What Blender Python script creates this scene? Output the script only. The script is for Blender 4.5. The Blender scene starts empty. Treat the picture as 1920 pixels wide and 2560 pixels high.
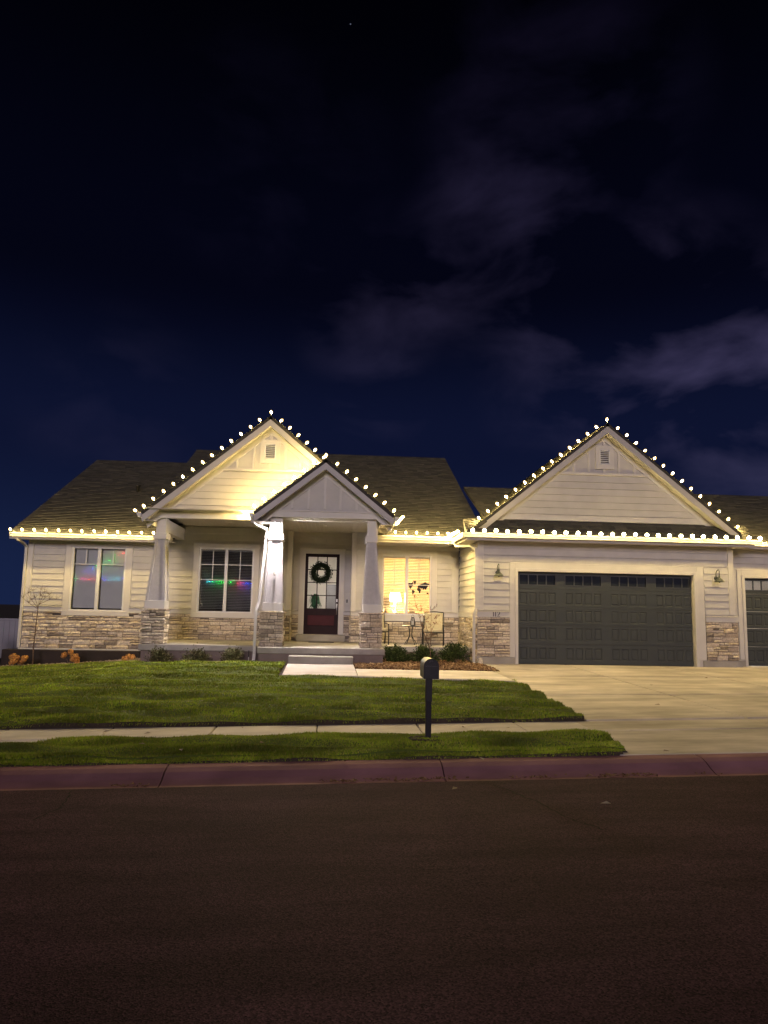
import bpy, bmesh, math, random
import numpy as np
from mathutils import Vector, Matrix, Euler
random.seed(7); rng = np.random.default_rng(11)
scene = bpy.context.scene
COL = scene.collection

# ------------------------------------------------------------------ camera
cam_d = bpy.data.cameras.new("camera"); cam = bpy.data.objects.new("camera", cam_d); COL.objects.link(cam)
p_, y_, r_ = 0.131871, 0.06938, 0.019724
fw = Vector((math.sin(y_)*math.cos(p_), math.cos(y_)*math.cos(p_), math.sin(p_)))
rt = Vector((math.cos(y_), -math.sin(y_), 0)); up = rt.cross(fw)
rt2 = rt*math.cos(r_) + up*math.sin(r_); up2 = up*math.cos(r_) - rt*math.sin(r_)
cam.matrix_world = Matrix(((rt2.x, up2.x, -fw.x, 0), (rt2.y, up2.y, -fw.y, 0), (rt2.z, up2.z, -fw.z, 1.85), (0, 0, 0, 1)))
cam_d.sensor_fit = 'HORIZONTAL'; cam_d.sensor_width = 36.0; cam_d.lens = 36.0*1829/1920
cam_d.clip_start = 0.05; cam_d.clip_end = 2000
scene.camera = cam

# ------------------------------------------------------------------ world: night sky with thin cloud
W = bpy.data.worlds.new("World"); scene.world = W; W.use_nodes = True
nt = W.node_tree; nt.nodes.clear()
def wn(t, **k):
    n = nt.nodes.new(t)
    for a, b in k.items(): setattr(n, a, b)
    return n
def wl(a, b): nt.links.new(a, b)
tc = wn('ShaderNodeTexCoord'); sep = wn('ShaderNodeSeparateXYZ'); wl(tc.outputs['Generated'], sep.inputs[0])
ramp = wn('ShaderNodeValToRGB'); wl(sep.outputs['Z'], ramp.inputs[0])
cr = ramp.color_ramp; cr.interpolation = 'EASE'
cr.elements[0].position = 0.0; cr.elements[0].color = (0.0085, 0.0160, 0.056, 1)
cr.elements[1].position = 0.72; cr.elements[1].color = (0.0003, 0.0003, 0.0012, 1)
e = cr.elements.new(0.22); e.color = (0.0042, 0.0066, 0.027, 1)
e = cr.elements.new(0.42); e.color = (0.0011, 0.0014, 0.0062, 1)
mp = wn('ShaderNodeMapping'); mp.inputs['Scale'].default_value = (2.2, 2.2, 4.2); mp.inputs['Location'].default_value = (1.3, 0.2, 0.85)
wl(tc.outputs['Generated'], mp.inputs[0])
nz = wn('ShaderNodeTexNoise'); nz.inputs['Scale'].default_value = 2.7; nz.inputs['Detail'].default_value = 6; nz.inputs['Roughness'].default_value = 0.5
nz.inputs['Distortion'].default_value = 0.35
wl(mp.outputs[0], nz.inputs['Vector'])
cl = wn('ShaderNodeValToRGB'); wl(nz.outputs['Fac'], cl.inputs[0])
cl.color_ramp.elements[0].position = 0.44; cl.color_ramp.elements[0].color = (0, 0, 0, 1)
cl.color_ramp.elements[1].position = 0.76; cl.color_ramp.elements[1].color = (1, 1, 1, 1)
cmul = wn('ShaderNodeMixRGB', blend_type='MULTIPLY'); cmul.inputs[0].default_value = 1
# cloud banks: where the drifting patches stand in the sky
acc = None
for dx, dy, dz_, rad, amp in ((.246, .774, .583, 11, .55), (.203, .872, .446, 9, .75), (.403, .851, .337, 11, 1.3), (.50, .83, .27, 9, .9), (.286, .911, .297, 7, .5), (.041, .922, .384, 7, .65),
                              (.058, .959, .276, 4.5, .5), (.50, .852, .164, 6, .5), (-.08, .838, .539, 10, .22), (-.28, .926, .253, 8, .25), (.75, .45, .45, 16, .9), (-.7, .5, .5, 16, .3), (.2, -.8, .5, 20, .8), (-.6, -.6, .5, 20, .5)):
    dot = wn('ShaderNodeVectorMath', operation='DOT_PRODUCT'); wl(tc.outputs['Generated'], dot.inputs[0]); dot.inputs[1].default_value = Vector((dx, dy, dz_)).normalized()
    mr = wn('ShaderNodeMapRange', interpolation_type='SMOOTHSTEP'); wl(dot.outputs['Value'], mr.inputs[0])
    mr.inputs[1].default_value = math.cos(math.radians(rad)); mr.inputs[2].default_value = math.cos(math.radians(rad*.15)); mr.inputs[3].default_value = 0; mr.inputs[4].default_value = amp
    if acc is None: acc = mr.outputs[0]
    else:
        ad = wn('ShaderNodeMath', operation='ADD'); wl(acc, ad.inputs[0]); wl(mr.outputs[0], ad.inputs[1]); acc = ad.outputs[0]
cmk = wn('ShaderNodeMixRGB', blend_type='MULTIPLY'); cmk.inputs[0].default_value = 1
wl(cl.outputs[0], cmk.inputs[1]); wl(acc, cmk.inputs[2]); wl(cmk.outputs[0], cmul.inputs[1])
cr2 = wn('ShaderNodeValToRGB'); wl(sep.outputs['Z'], cr2.inputs[0])
cr2.color_ramp.elements[0].position = 0.0; cr2.color_ramp.elements[0].color = (0.030, 0.026, 0.046, 1)
cr2.color_ramp.elements[1].position = 0.75; cr2.color_ramp.elements[1].color = (0.005, 0.0035, 0.014, 1)
e = cr2.color_ramp.elements.new(0.42); e.color = (0.020, 0.016, 0.038, 1)
wl(cr2.outputs[0], cmul.inputs[2])
add = wn('ShaderNodeMixRGB', blend_type='ADD'); add.inputs[0].default_value = 1
wl(ramp.outputs[0], add.inputs[1]); wl(cmul.outputs[0], add.inputs[2])
sdot = wn('ShaderNodeVectorMath', operation='DOT_PRODUCT'); wl(tc.outputs['Generated'], sdot.inputs[0]); sdot.inputs[1].default_value = Vector((0.00317, 0.75293, 0.65810)).normalized()
sgt = wn('ShaderNodeMath', operation='GREATER_THAN'); wl(sdot.outputs['Value'], sgt.inputs[0]); sgt.inputs[1].default_value = math.cos(math.radians(.045))
smul = wn('ShaderNodeMixRGB', blend_type='MULTIPLY'); smul.inputs[0].default_value = 1; wl(sgt.outputs[0], smul.inputs[1]); smul.inputs[2].default_value = (.10, .11, .16, 1)
sadd = wn('ShaderNodeMixRGB', blend_type='ADD'); sadd.inputs[0].default_value = 1; wl(add.outputs[0], sadd.inputs[1]); wl(smul.outputs[0], sadd.inputs[2])
bg = wn('ShaderNodeBackground'); wl(sadd.outputs[0], bg.inputs[0]); bg.inputs[1].default_value = 0.354
wo = wn('ShaderNodeOutputWorld'); wl(bg.outputs[0], wo.inputs[0])

# ------------------------------------------------------------------ the dim street light behind the camera, as one soft sun
sd = bpy.data.lights.new("sun", 'SUN'); sun = bpy.data.objects.new("sun", sd); COL.objects.link(sun)
sd.energy = 0.385; sd.angle = math.radians(14); sd.color = (1.0, 0.84, 0.90)
sdir = Vector((0.10, 1.0, -0.25)).normalized()
sun.rotation_euler = sdir.to_track_quat('-Z', 'Y').to_euler(); sun.location = (-4, -12, 9)

vs = scene.view_settings; vs.view_transform = 'Standard'; vs.look = 'None'; vs.exposure = 1.5; vs.gamma = 1.0; vs.use_curve_mapping = False
cy = scene.cycles
cy.use_denoising = True
try: cy.denoiser = 'OPENIMAGEDENOISE'
except Exception: pass
cy.use_light_tree = True; cy.max_bounces = 6; cy.diffuse_bounces = 3; cy.glossy_bounces = 3; cy.transparent_max_bounces = 12
cy.sample_clamp_indirect = 4.0; cy.caustics_reflective = False; cy.caustics_refractive = False
BULB_L = 124.0
BULB_C = (1.0, 0.75, 0.28)

# ------------------------------------------------------------------ materials
MATS = {}
def new_mat(name):
    m = bpy.data.materials.new(name); m.use_nodes = True; MATS[name] = m
    t = m.node_tree; b = t.nodes['Principled BSDF']; return m, t, b
def pm(name, col, rough=0.6, var=0.12, scale=6.0, bump=0.0, bscale=60.0, metallic=0.0, col2=None, rand=0.0, detail=5, spec=0.5):
    m, t, b = new_mat(name)
    tc = t.nodes.new('ShaderNodeTexCoord')
    n = t.nodes.new('ShaderNodeTexNoise'); n.inputs['Scale'].default_value = scale; n.inputs['Detail'].default_value = detail
    geo = t.nodes.new('ShaderNodeNewGeometry')
    t.links.new(geo.outputs['Position'], n.inputs['Vector'])
    r = t.nodes.new('ShaderNodeValToRGB'); t.links.new(n.outputs['Fac'], r.inputs[0])
    c2 = col2 or tuple(c*(1-var) for c in col); c1 = col if col2 else tuple(min(1, c*(1+var)) for c in col)
    r.color_ramp.elements[0].position = 0.32; r.color_ramp.elements[0].color = (*c2, 1)
    r.color_ramp.elements[1].position = 0.68; r.color_ramp.elements[1].color = (*c1, 1)
    out = r.outputs[0]
    if rand:
        oi = t.nodes.new('ShaderNodeObjectInfo')
        ad = t.nodes.new('ShaderNodeMath'); ad.operation = 'ADD'
        t.links.new(oi.outputs['Random'], ad.inputs[0]); t.links.new(geo.outputs['Random Per Island'], ad.inputs[1])
        fr = t.nodes.new('ShaderNodeMath'); fr.operation = 'FRACT'; t.links.new(ad.outputs[0], fr.inputs[0])
        mr = t.nodes.new('ShaderNodeMapRange'); mr.inputs[3].default_value = 1-rand; mr.inputs[4].default_value = 1+rand
        t.links.new(fr.outputs[0], mr.inputs[0])
        mx = t.nodes.new('ShaderNodeVectorMath'); mx.operation = 'SCALE'
        t.links.new(out, mx.inputs[0]); t.links.new(mr.outputs[0], mx.inputs['Scale']); out = mx.outputs[0]
    t.links.new(out, b.inputs['Base Color'])
    b.inputs['Roughness'].default_value = rough; b.inputs['Metallic'].default_value = metallic
    b.inputs['Specular IOR Level'].default_value = spec
    if bump:
        n2 = t.nodes.new('ShaderNodeTexNoise'); n2.inputs['Scale'].default_value = bscale; n2.inputs['Detail'].default_value = 4
        t.links.new(geo.outputs['Position'], n2.inputs['Vector'])
        bp = t.nodes.new('ShaderNodeBump'); bp.inputs['Strength'].default_value = bump; bp.inputs['Distance'].default_value = 0.01
        t.links.new(n2.outputs['Fac'], bp.inputs['Height']); t.links.new(bp.outputs[0], b.inputs['Normal'])
    return m
def emit(name, col, s):
    m, t, b = new_mat(name)
    b.inputs['Base Color'].default_value = (0.8, 0.8, 0.8, 1)
    b.inputs['Emission Color'].default_value = (*col, 1); b.inputs['Emission Strength'].default_value = s
    return m
def multi_col(name, cols, rough=0.8, bump=0.0, bscale=80, noise_scale=30, noise_amt=0.35):
    """several earth colours, picked at random for each object or loose piece"""
    m, t, b = new_mat(name)
    oi = t.nodes.new('ShaderNodeObjectInfo'); geo = t.nodes.new('ShaderNodeNewGeometry')
    ad = t.nodes.new('ShaderNodeMath'); ad.operation = 'ADD'
    t.links.new(oi.outputs['Random'], ad.inputs[0]); t.links.new(geo.outputs['Random Per Island'], ad.inputs[1])
    fr = t.nodes.new('ShaderNodeMath'); fr.operation = 'FRACT'; t.links.new(ad.outputs[0], fr.inputs[0])
    r = t.nodes.new('ShaderNodeValToRGB'); t.links.new(fr.outputs[0], r.inputs[0]); r.color_ramp.interpolation = 'LINEAR'
    els = r.color_ramp.elements
    els[0].position = 0; els[0].color = (*cols[0], 1); els[1].position = 1; els[1].color = (*cols[-1], 1)
    for i, c in enumerate(cols[1:-1]):
        e = els.new((i+1)/(len(cols)-1)); e.color = (*c, 1)
    n = t.nodes.new('ShaderNodeTexNoise'); n.inputs['Scale'].default_value = noise_scale; n.inputs['Detail'].default_value = 5
    t.links.new(geo.outputs['Position'], n.inputs['Vector'])
    mr = t.nodes.new('ShaderNodeMapRange'); mr.inputs[1].default_value = 0.3; mr.inputs[2].default_value = 0.7
    mr.inputs[3].default_value = 1-noise_amt; mr.inputs[4].default_value = 1+noise_amt; t.links.new(n.outputs['Fac'], mr.inputs[0])
    mx = t.nodes.new('ShaderNodeVectorMath'); mx.operation = 'SCALE'
    t.links.new(r.outputs[0], mx.inputs[0]); t.links.new(mr.outputs[0], mx.inputs['Scale'])
    t.links.new(mx.outputs[0], b.inputs['Base Color']); b.inputs['Roughness'].default_value = rough; b.inputs['Specular IOR Level'].default_value = 0.2
    if bump:
        n2 = t.nodes.new('ShaderNodeTexNoise'); n2.inputs['Scale'].default_value = bscale; n2.inputs['Detail'].default_value = 6
        t.links.new(geo.outputs['Position'], n2.inputs['Vector'])
        bp = t.nodes.new('ShaderNodeBump'); bp.inputs['Strength'].default_value = bump; bp.inputs['Distance'].default_value = 0.012
        t.links.new(n2.outputs['Fac'], bp.inputs['Height']); t.links.new(bp.outputs[0], b.inputs['Normal'])
    return m

pm('siding', (0.50, 0.48, 0.455), 0.62, 0.06, 3, 0.10, 90, rand=0.03)
pm('trim', (0.56, 0.535, 0.505), 0.5, 0.04, 3, 0.05, 60)
pm('fascia', (0.43, 0.405, 0.395), 0.5, 0.05, 3)
pm('gutter', (0.55, 0.53, 0.50), 0.35, 0.04, 3)
pm('soffit', (0.52, 0.49, 0.455), 0.55, 0.05, 4)
pm('vinyl', (0.62, 0.62, 0.63), 0.4, 0.05, 3)
pm('fence_vinyl', (0.26, 0.25, 0.29), 0.4, 0.05, 3)
pm('stucco', (0.44, 0.42, 0.43), 0.75, 0.07, 12, 0.6, 45)
multi_col('stone', [(0.46, 0.375, 0.275), (0.60, 0.515, 0.40), (0.66, 0.585, 0.48), (0.52, 0.44, 0.35), (0.20, 0.165, 0.135), (0.64, 0.53, 0.39), (0.31, 0.26, 0.22)], 0.88, 0.9, 55, 22, 0.28)
pm('mortar', (0.10, 0.088, 0.075), 0.95, 0.2, 30)
multi_col('shingle', [(0.046, 0.044, 0.040), (0.086, 0.081, 0.070), (0.058, 0.055, 0.049), (0.098, 0.092, 0.079)], 0.92, 0.5, 160, 120, 0.3)
pm('roof_edge', (0.035, 0.030, 0.026), 0.8, 0.2, 8)
pm('garage_paint', (0.050, 0.056, 0.060), 0.55, 0.08, 2.5, 0.08, 120, spec=.2)
pm('garage_dark', (0.042, 0.046, 0.05), 0.5, 0.1, 3)
pm('door_paint', (0.020, 0.008, 0.010), 0.55, 0.12, 5, spec=.15)
pm('door_panel', (0.055, 0.010, 0.013), 0.5, 0.12, 5, spec=.15)
pm('black_metal', (0.02, 0.019, 0.019), 0.42, 0.15, 8)
pm('mailbox_black', (0.010, 0.008, 0.012), 0.4, 0.2, 14, 0.05, 200, spec=.3)
pm('post_paint', (0.018, 0.015, 0.020), 0.6, 0.2, 20, 0.2, 120, spec=.2)
pm('galv', (0.038, 0.044, 0.042), 0.45, 0.15, 15, metallic=0.2)
pm('brushed', (0.55, 0.53, 0.50), 0.3, 0.05, 20, metallic=0.9)
pm('concrete', (0.40, 0.375, 0.34), 0.85, 0.12, 2.2, 0.25, 120, col2=(0.30, 0.275, 0.245), rand=0.05)
pm('drive_concrete', (0.66, 0.585, 0.54), 0.82, 0.2, 1.1, 0.25, 110, col2=(0.44, 0.385, 0.345), rand=0.05, detail=8)
pm('walk_concrete', (0.64, 0.585, 0.56), 0.85, 0.12, 2.0, 0.22, 120, col2=(0.53, 0.48, 0.455), rand=0.05)
pm('kerb_concrete', (0.33, 0.165, 0.185), 0.85, 0.1, 2.0, 0.3, 120, col2=(0.24, 0.12, 0.135), rand=0.05, spec=.1)
pm('found_concrete', (0.22, 0.17, 0.155), 0.9, 0.15, 3.0, 0.3, 70)
pm('dark_found', (0.024, 0.016, 0.015), 0.9, 0.25, 3.0, 0.3, 70)
pm('soil', (0.045, 0.032, 0.022), 0.95, 0.3, 8, 0.8, 40)
pm('turf', (0.11, 0.17, 0.015), 0.95, 0.3, 5, 0.8, 60, col2=(0.07, 0.08, 0.02))
pm('cushion', (0.42, 0.37, 0.26), 0.9, 0.08, 12, 0.2, 200)
pm('drywall', (0.62, 0.58, 0.52), 0.8, 0.04, 3)
pm('drywall_tan', (0.50, 0.41, 0.30), 0.8, 0.04, 3)
pm('garage_pane', (0.022, 0.026, 0.034), 0.12, 0.2, 2)
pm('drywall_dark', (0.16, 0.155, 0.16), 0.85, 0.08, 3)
pm('blind', (0.82, 0.80, 0.77), 0.55, 0.03, 5)
pm('wood_desk', (0.17, 0.10, 0.06), 0.5, 0.2, 12)
pm('bark', (0.13, 0.085, 0.06), 0.9, 0.25, 40, 0.5, 120)
pm('decal', (0.012, 0.011, 0.012), 0.7, 0.1, 9)
pm('white_plastic', (0.62, 0.61, 0.60), 0.4, 0.03, 9)
multi_col('mulch', [(0.12, 0.062, 0.03), (0.22, 0.125, 0.06), (0.34, 0.22, 0.12), (0.15, 0.08, 0.04), (0.08, 0.042, 0.022)], 0.9, 0.3, 90, 40, 0.25)
multi_col('rock', [(0.30, 0.22, 0.16), (0.20, 0.15, 0.12), (0.40, 0.33, 0.26), (0.24, 0.17, 0.12)], 0.9, 0.4, 90, 30, 0.25)
multi_col('grass', [(0.24, 0.36, 0.012), (0.34, 0.44, 0.025), (0.16, 0.27, 0.008), (0.46, 0.42, 0.09), (0.24, 0.36, 0.014), (0.33, 0.28, 0.08)], 0.75, 0, 1, 1.6, 0.5)
multi_col('leaf_olive', [(0.11, 0.10, 0.045), (0.075, 0.085, 0.035), (0.15, 0.125, 0.06), (0.06, 0.065, 0.03)], 0.7, 0, 1, 9, 0.3)
multi_col('leaf_green', [(0.035, 0.062, 0.016), (0.055, 0.085, 0.02), (0.025, 0.045, 0.012), (0.08, 0.10, 0.03)], 0.65, 0, 1, 9, 0.3)
multi_col('leaf_wreath', [(0.008, 0.016, 0.007), (0.016, 0.026, 0.010), (0.006, 0.012, 0.005)], 0.7, 0, 1, 9, 0.3)
multi_col('leaf_house', [(0.03, 0.10, 0.03), (0.05, 0.14, 0.05), (0.02, 0.07, 0.03)], 0.5, 0, 1, 9, 0.2)
multi_col('petal_dry', [(0.62, 0.29, 0.075), (0.70, 0.38, 0.12), (0.48, 0.20, 0.06)], 0.8, 0, 1, 30, 0.2)
multi_col('leaf_red', [(0.17, 0.055, 0.035), (0.24, 0.10, 0.06), (0.13, 0.05, 0.04)], 0.7, 0, 1, 20, 0.2)
multi_col('leaf_fallen', [(0.30, 0.20, 0.12), (0.18, 0.09, 0.05), (0.45, 0.38, 0.30), (0.09, 0.05, 0.03)], 0.8, 0, 1, 20, 0.2)
emit('bulb_warm', BULB_C, BULB_L*.9*4.6); emit('bulb_rake', BULB_C, BULB_L*1.12*4.6); emit('bulb_dome', BULB_C, BULB_L*.95)
def halo_envelope():
    m, t, b = new_mat('bulb_glass'); t.nodes.remove(b); o = t.nodes['Material Output']
    tr = t.nodes.new('ShaderNodeBsdfTransparent'); tr.inputs[0].default_value = (1, .97, .88, 1)
    em = t.nodes.new('ShaderNodeEmission'); em.inputs[0].default_value = (1.0, .66, .20, 1); em.inputs[1].default_value = .55  # glow put into the glass as a warm halo round the core
    ad = t.nodes.new('ShaderNodeAddShader'); t.links.new(tr.outputs[0], ad.inputs[0]); t.links.new(em.outputs[0], ad.inputs[1]); t.links.new(ad.outputs[0], o.inputs[0])
    try: m.cycles.emission_sampling = 'NONE'
    except Exception: pass
halo_envelope()
emit('flood_lens', (1.0, 0.90, 0.88), 2300.0)
emit('lamp_glow', (1.0, 0.64, 0.24), 270.0)
emit('ceiling_glow', (1.0, 0.93, 0.85), 38.0)
emit('garage_glow', (1.0, 0.90, 0.80), 45.0)
for nm, c in dict(red=(1, .02, .03), green=(.02, 1, .1), blue=(.03, .08, 1), pink=(1, .08, .35), cyan=(.05, .7, .8)).items():
    emit('led_'+nm, c, 55.0)

def glass_mat(name, ior=1.7, tint=(1, 1, 1)):
    m, t, b = new_mat(name); t.nodes.remove(b)
    o = t.nodes['Material Output']
    tr = t.nodes.new('ShaderNodeBsdfTransparent'); tr.inputs[0].default_value = (*tint, 1)
    gl = t.nodes.new('ShaderNodeBsdfGlossy'); gl.inputs['Roughness'].default_value = 0.042
    f = t.nodes.new('ShaderNodeFresnel'); f.inputs[0].default_value = ior
    mx = t.nodes.new('ShaderNodeMixShader'); t.links.new(f.outputs[0], mx.inputs[0])
    t.links.new(tr.outputs[0], mx.inputs[1]); t.links.new(gl.outputs[0], mx.inputs[2]); t.links.new(mx.outputs[0], o.inputs[0])
    return m
glass_mat('glass', 1.8, (0.95, 0.96, 0.96)); glass_mat('glass_garage', 1.45, (0.8, 0.8, 0.82)); glass_mat('glass_clear', 1.5)
# asphalt: fine aggregate, tar patches
def asphalt():
    m, t, b = new_mat('asphalt')
    geo = t.nodes.new('ShaderNodeNewGeometry')
    n1 = t.nodes.new('ShaderNodeTexNoise'); n1.inputs['Scale'].default_value = 0.5; n1.inputs['Detail'].default_value = 8
    n2 = t.nodes.new('ShaderNodeTexVoronoi'); n2.inputs['Scale'].default_value = 105
    n3 = t.nodes.new('ShaderNodeTexNoise'); n3.inputs['Scale'].default_value = 60; n3.inputs['Detail'].default_value = 3
    for n in (n1, n2, n3): t.links.new(geo.outputs['Position'], n.inputs['Vector'])
    r = t.nodes.new('ShaderNodeValToRGB'); t.links.new(n1.outputs['Fac'], r.inputs[0])
    r.color_ramp.elements[0].position = .3; r.color_ramp.elements[0].color = (.038, .0175, .0320, 1)
    r.color_ramp.elements[1].position = .7; r.color_ramp.elements[1].color = (.062, .0310, .0530, 1)
    r2 = t.nodes.new('ShaderNodeValToRGB'); t.links.new(n2.outputs['Color'], r2.inputs[0])
    r2.color_ramp.elements[0].position = .1; r2.color_ramp.elements[0].color = (.42, .42, .42, 1)
    r2.color_ramp.elements[1].position = 1; r2.color_ramp.elements[1].color = (2.3, 2.2, 2.15, 1)
    mx = t.nodes.new('ShaderNodeMixRGB'); mx.blend_type = 'MULTIPLY'; mx.inputs[0].default_value = 1
    t.links.new(r.outputs[0], mx.inputs[1]); t.links.new(r2.outputs[0], mx.inputs[2])
    t.links.new(mx.outputs[0], b.inputs['Base Color']); b.inputs['Roughness'].default_value = 0.85; b.inputs['Specular IOR Level'].default_value = 0.05
    ad = t.nodes.new('ShaderNodeMath'); ad.operation = 'ADD'
    t.links.new(n2.outputs['Distance'], ad.inputs[0]); t.links.new(n3.outputs['Fac'], ad.inputs[1])
    bp = t.nodes.new('ShaderNodeBump'); bp.inputs['Strength'].default_value = .8; bp.inputs['Distance'].default_value = 0.006
    t.links.new(ad.outputs[0], bp.inputs['Height']); t.links.new(bp.outputs[0], b.inputs['Normal'])
asphalt()
pm('tar', (0.010, 0.008, 0.009), 0.8, 0.2, 20, spec=.05)

def stains_and_bands(name, amt=.30):
    m = MATS[name]; t = m.node_tree; b = t.nodes['Principled BSDF']; src = b.inputs['Base Color'].links[0].from_socket
    geo = t.nodes.new('ShaderNodeNewGeometry'); mp = t.nodes.new('ShaderNodeMapping'); mp.inputs['Scale'].default_value = (.55, 2.4, 1)
    t.links.new(geo.outputs['Position'], mp.inputs[0])
    n = t.nodes.new('ShaderNodeTexNoise'); n.inputs['Scale'].default_value = .9; n.inputs['Detail'].default_value = 9; n.inputs['Roughness'].default_value = .62
    t.links.new(mp.outputs[0], n.inputs['Vector'])
    mr = t.nodes.new('ShaderNodeMapRange'); mr.inputs[1].default_value = .36; mr.inputs[2].default_value = .60; mr.inputs[3].default_value = 1-amt; mr.inputs[4].default_value = 1.08
    t.links.new(n.outputs['Fac'], mr.inputs[0])
    mx = t.nodes.new('ShaderNodeVectorMath'); mx.operation = 'SCALE'; t.links.new(src, mx.inputs[0]); t.links.new(mr.outputs[0], mx.inputs['Scale'])
    t.links.new(mx.outputs[0], b.inputs['Base Color'])
stains_and_bands('drive_concrete', .34); stains_and_bands('walk_concrete', .16); stains_and_bands('kerb_concrete', .2); stains_and_bands('concrete', .2); stains_and_bands('asphalt', .32); stains_and_bands('grass', .58)  # grass: brown patches, plus the mowing waves' shade put in as dark bands
# ------------------------------------------------------------------ mesh helpers
class MB:
    def __init__(s): s.v = []; s.f = []
    def add(s, vs, fs):
        o = len(s.v); s.v += [tuple(v) for v in vs]; s.f += [tuple(i+o for i in f) for f in fs]; return s
    def box(s, x0, x1, y0, y1, z0, z1):
        return s.add([(x0, y0, z0), (x1, y0, z0), (x1, y1, z0), (x0, y1, z0), (x0, y0, z1), (x1, y0, z1), (x1, y1, z1), (x0, y1, z1)],
                     [(0, 3, 2, 1), (4, 5, 6, 7), (0, 1, 5, 4), (1, 2, 6, 5), (2, 3, 7, 6), (3, 0, 4, 7)])
    def prism(s, poly, y0, y1):
        """polygon in (x, z), extruded along y"""
        n = len(poly)
        vs = [(x, y0, z) for x, z in poly] + [(x, y1, z) for x, z in poly]
        return s.add(vs, [tuple(range(n)), tuple(range(2*n-1, n-1, -1))] + [(i, i+n, (i+1) % n+n, (i+1) % n) for i in range(n)])
    def prism_x(s, poly, x0, x1):
        """polygon in (y, z), extruded along x"""
        n = len(poly)
        vs = [(x0, y, z) for y, z in poly] + [(x1, y, z) for y, z in poly]
        return s.add(vs, [tuple(range(n)), tuple(range(2*n-1, n-1, -1))] + [(i, i+n, (i+1) % n+n, (i+1) % n) for i in range(n)])
    def prism_z(s, poly, z0, z1):
        n = len(poly)
        vs = [(x, y, z0) for x, y in poly] + [(x, y, z1) for x, y in poly]
        return s.add(vs, [tuple(range(n-1, -1, -1)), tuple(range(n, 2*n))] + [(i, (i+1) % n, (i+1) % n+n, i+n) for i in range(n)])
    def hexa(s, b, t):
        """bottom quad and top quad, same order"""
        return s.add(list(b)+list(t), [(0, 3, 2, 1), (4, 5, 6, 7), (0, 1, 5, 4), (1, 2, 6, 5), (2, 3, 7, 6), (3, 0, 4, 7)])
    def tube(s, pts, r, n=8, cap=True):
        pts = [Vector(p) for p in pts]
        rs = r if isinstance(r, (list, tuple)) else [r]*len(pts)
        o = len(s.v); u = None
        for i, p in enumerate(pts):
            d = (pts[min(i+1, len(pts)-1)]-pts[max(i-1, 0)]).normalized()
            if u is None:
                u = d.orthogonal().normalized()
            else:
                u = (u - d*u.dot(d))
                u = u.normalized() if u.length > 1e-5 else d.orthogonal().normalized()
            w = d.cross(u)
            for k in range(n):
                a = 2*math.pi*k/n
                s.v.append(tuple(p+(u*math.cos(a)+w*math.sin(a))*rs[i]))
        for i in range(len(pts)-1):
            for k in range(n):
                a = o+i*n+k; b = o+i*n+(k+1) % n
                s.f.append((a, b, b+n, a+n))
        if cap:
            s.f.append(tuple(o+k for k in range(n-1, -1, -1))); e = o+(len(pts)-1)*n
            s.f.append(tuple(e+k for k in range(n)))
        return s
    def rtube(s, pts, w, h):
        """rectangular pipe, w across, h deep"""
        pts = [Vector(p) for p in pts]; o = len(s.v)
        for i, p in enumerate(pts):
            d = (pts[min(i+1, len(pts)-1)]-pts[max(i-1, 0)]).normalized()
            x = Vector((1, 0, 0)); x = (x-d*x.dot(d)).normalized(); y = d.cross(x)
            for a, b in ((-1, -1), (1, -1), (1, 1), (-1, 1)):
                s.v.append(tuple(p+x*a*w/2+y*b*h/2))
        for i in range(len(pts)-1):
            for k in range(4):
                a = o+i*4+k; b = o+i*4+(k+1) % 4; s.f.append((a, b, b+4, a+4))
        s.f.append((o+3, o+2, o+1, o)); e = o+4*(len(pts)-1); s.f.append((e, e+1, e+2, e+3))
        return s
    def lathe(s, prof, n=12, c=(0, 0, 0), axis=None):
        """profile of (r, z) turned about z (or about axis through c)"""
        o = len(s.v); c = Vector(c)
        q = Vector(axis).normalized().to_track_quat('Z', 'X') if axis is not None else None
        for r, z in prof:
            for k in range(n):
                a = 2*math.pi*k/n; p = Vector((r*math.cos(a), r*math.sin(a), z))
                s.v.append(tuple(c+(q @ p if q else p)))
        for i in range(len(prof)-1):
            for k in range(n):
                a = o+i*n+k; b = o+i*n+(k+1) % n; s.f.append((a, b, b+n, a+n))
        s.f.append(tuple(o+k for k in range(n-1, -1, -1))); e = o+(len(prof)-1)*n; s.f.append(tuple(e+k for k in range(n)))
        return s
    def mesh(s, name, mat, smooth=False):
        me = bpy.data.meshes.new(name); me.from_pydata(s.v, [], s.f)
        if mat: me.materials.append(MATS[mat])
        if smooth: me.polygons.foreach_set('use_smooth', [True]*len(me.polygons))
        me.update(); return me
    def build(s, name, mat, parent=None, smooth=False, bevel=0.0, kind=None):
        me = s.mesh(name, mat, smooth)
        if bevel:
            bm = bmesh.new(); bm.from_mesh(me)
            bmesh.ops.recalc_face_normals(bm, faces=bm.faces)
            bmesh.ops.bevel(bm, geom=list(bm.edges), offset=bevel, segments=1, affect='EDGES', clamp_overlap=True)
            bm.to_mesh(me); bm.free()
        return link(name, me, parent, kind)
def fix(o):
    bm = bmesh.new(); bm.from_mesh(o.data); bmesh.ops.recalc_face_normals(bm, faces=bm.faces); bm.to_mesh(o.data); bm.free()
def world_loc(o):
    l = Vector(o.location)
    while o.parent:
        o = o.parent; l = l  # things are Empties with plain location; parts are built in world space
    return l
PINV = {}
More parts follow.
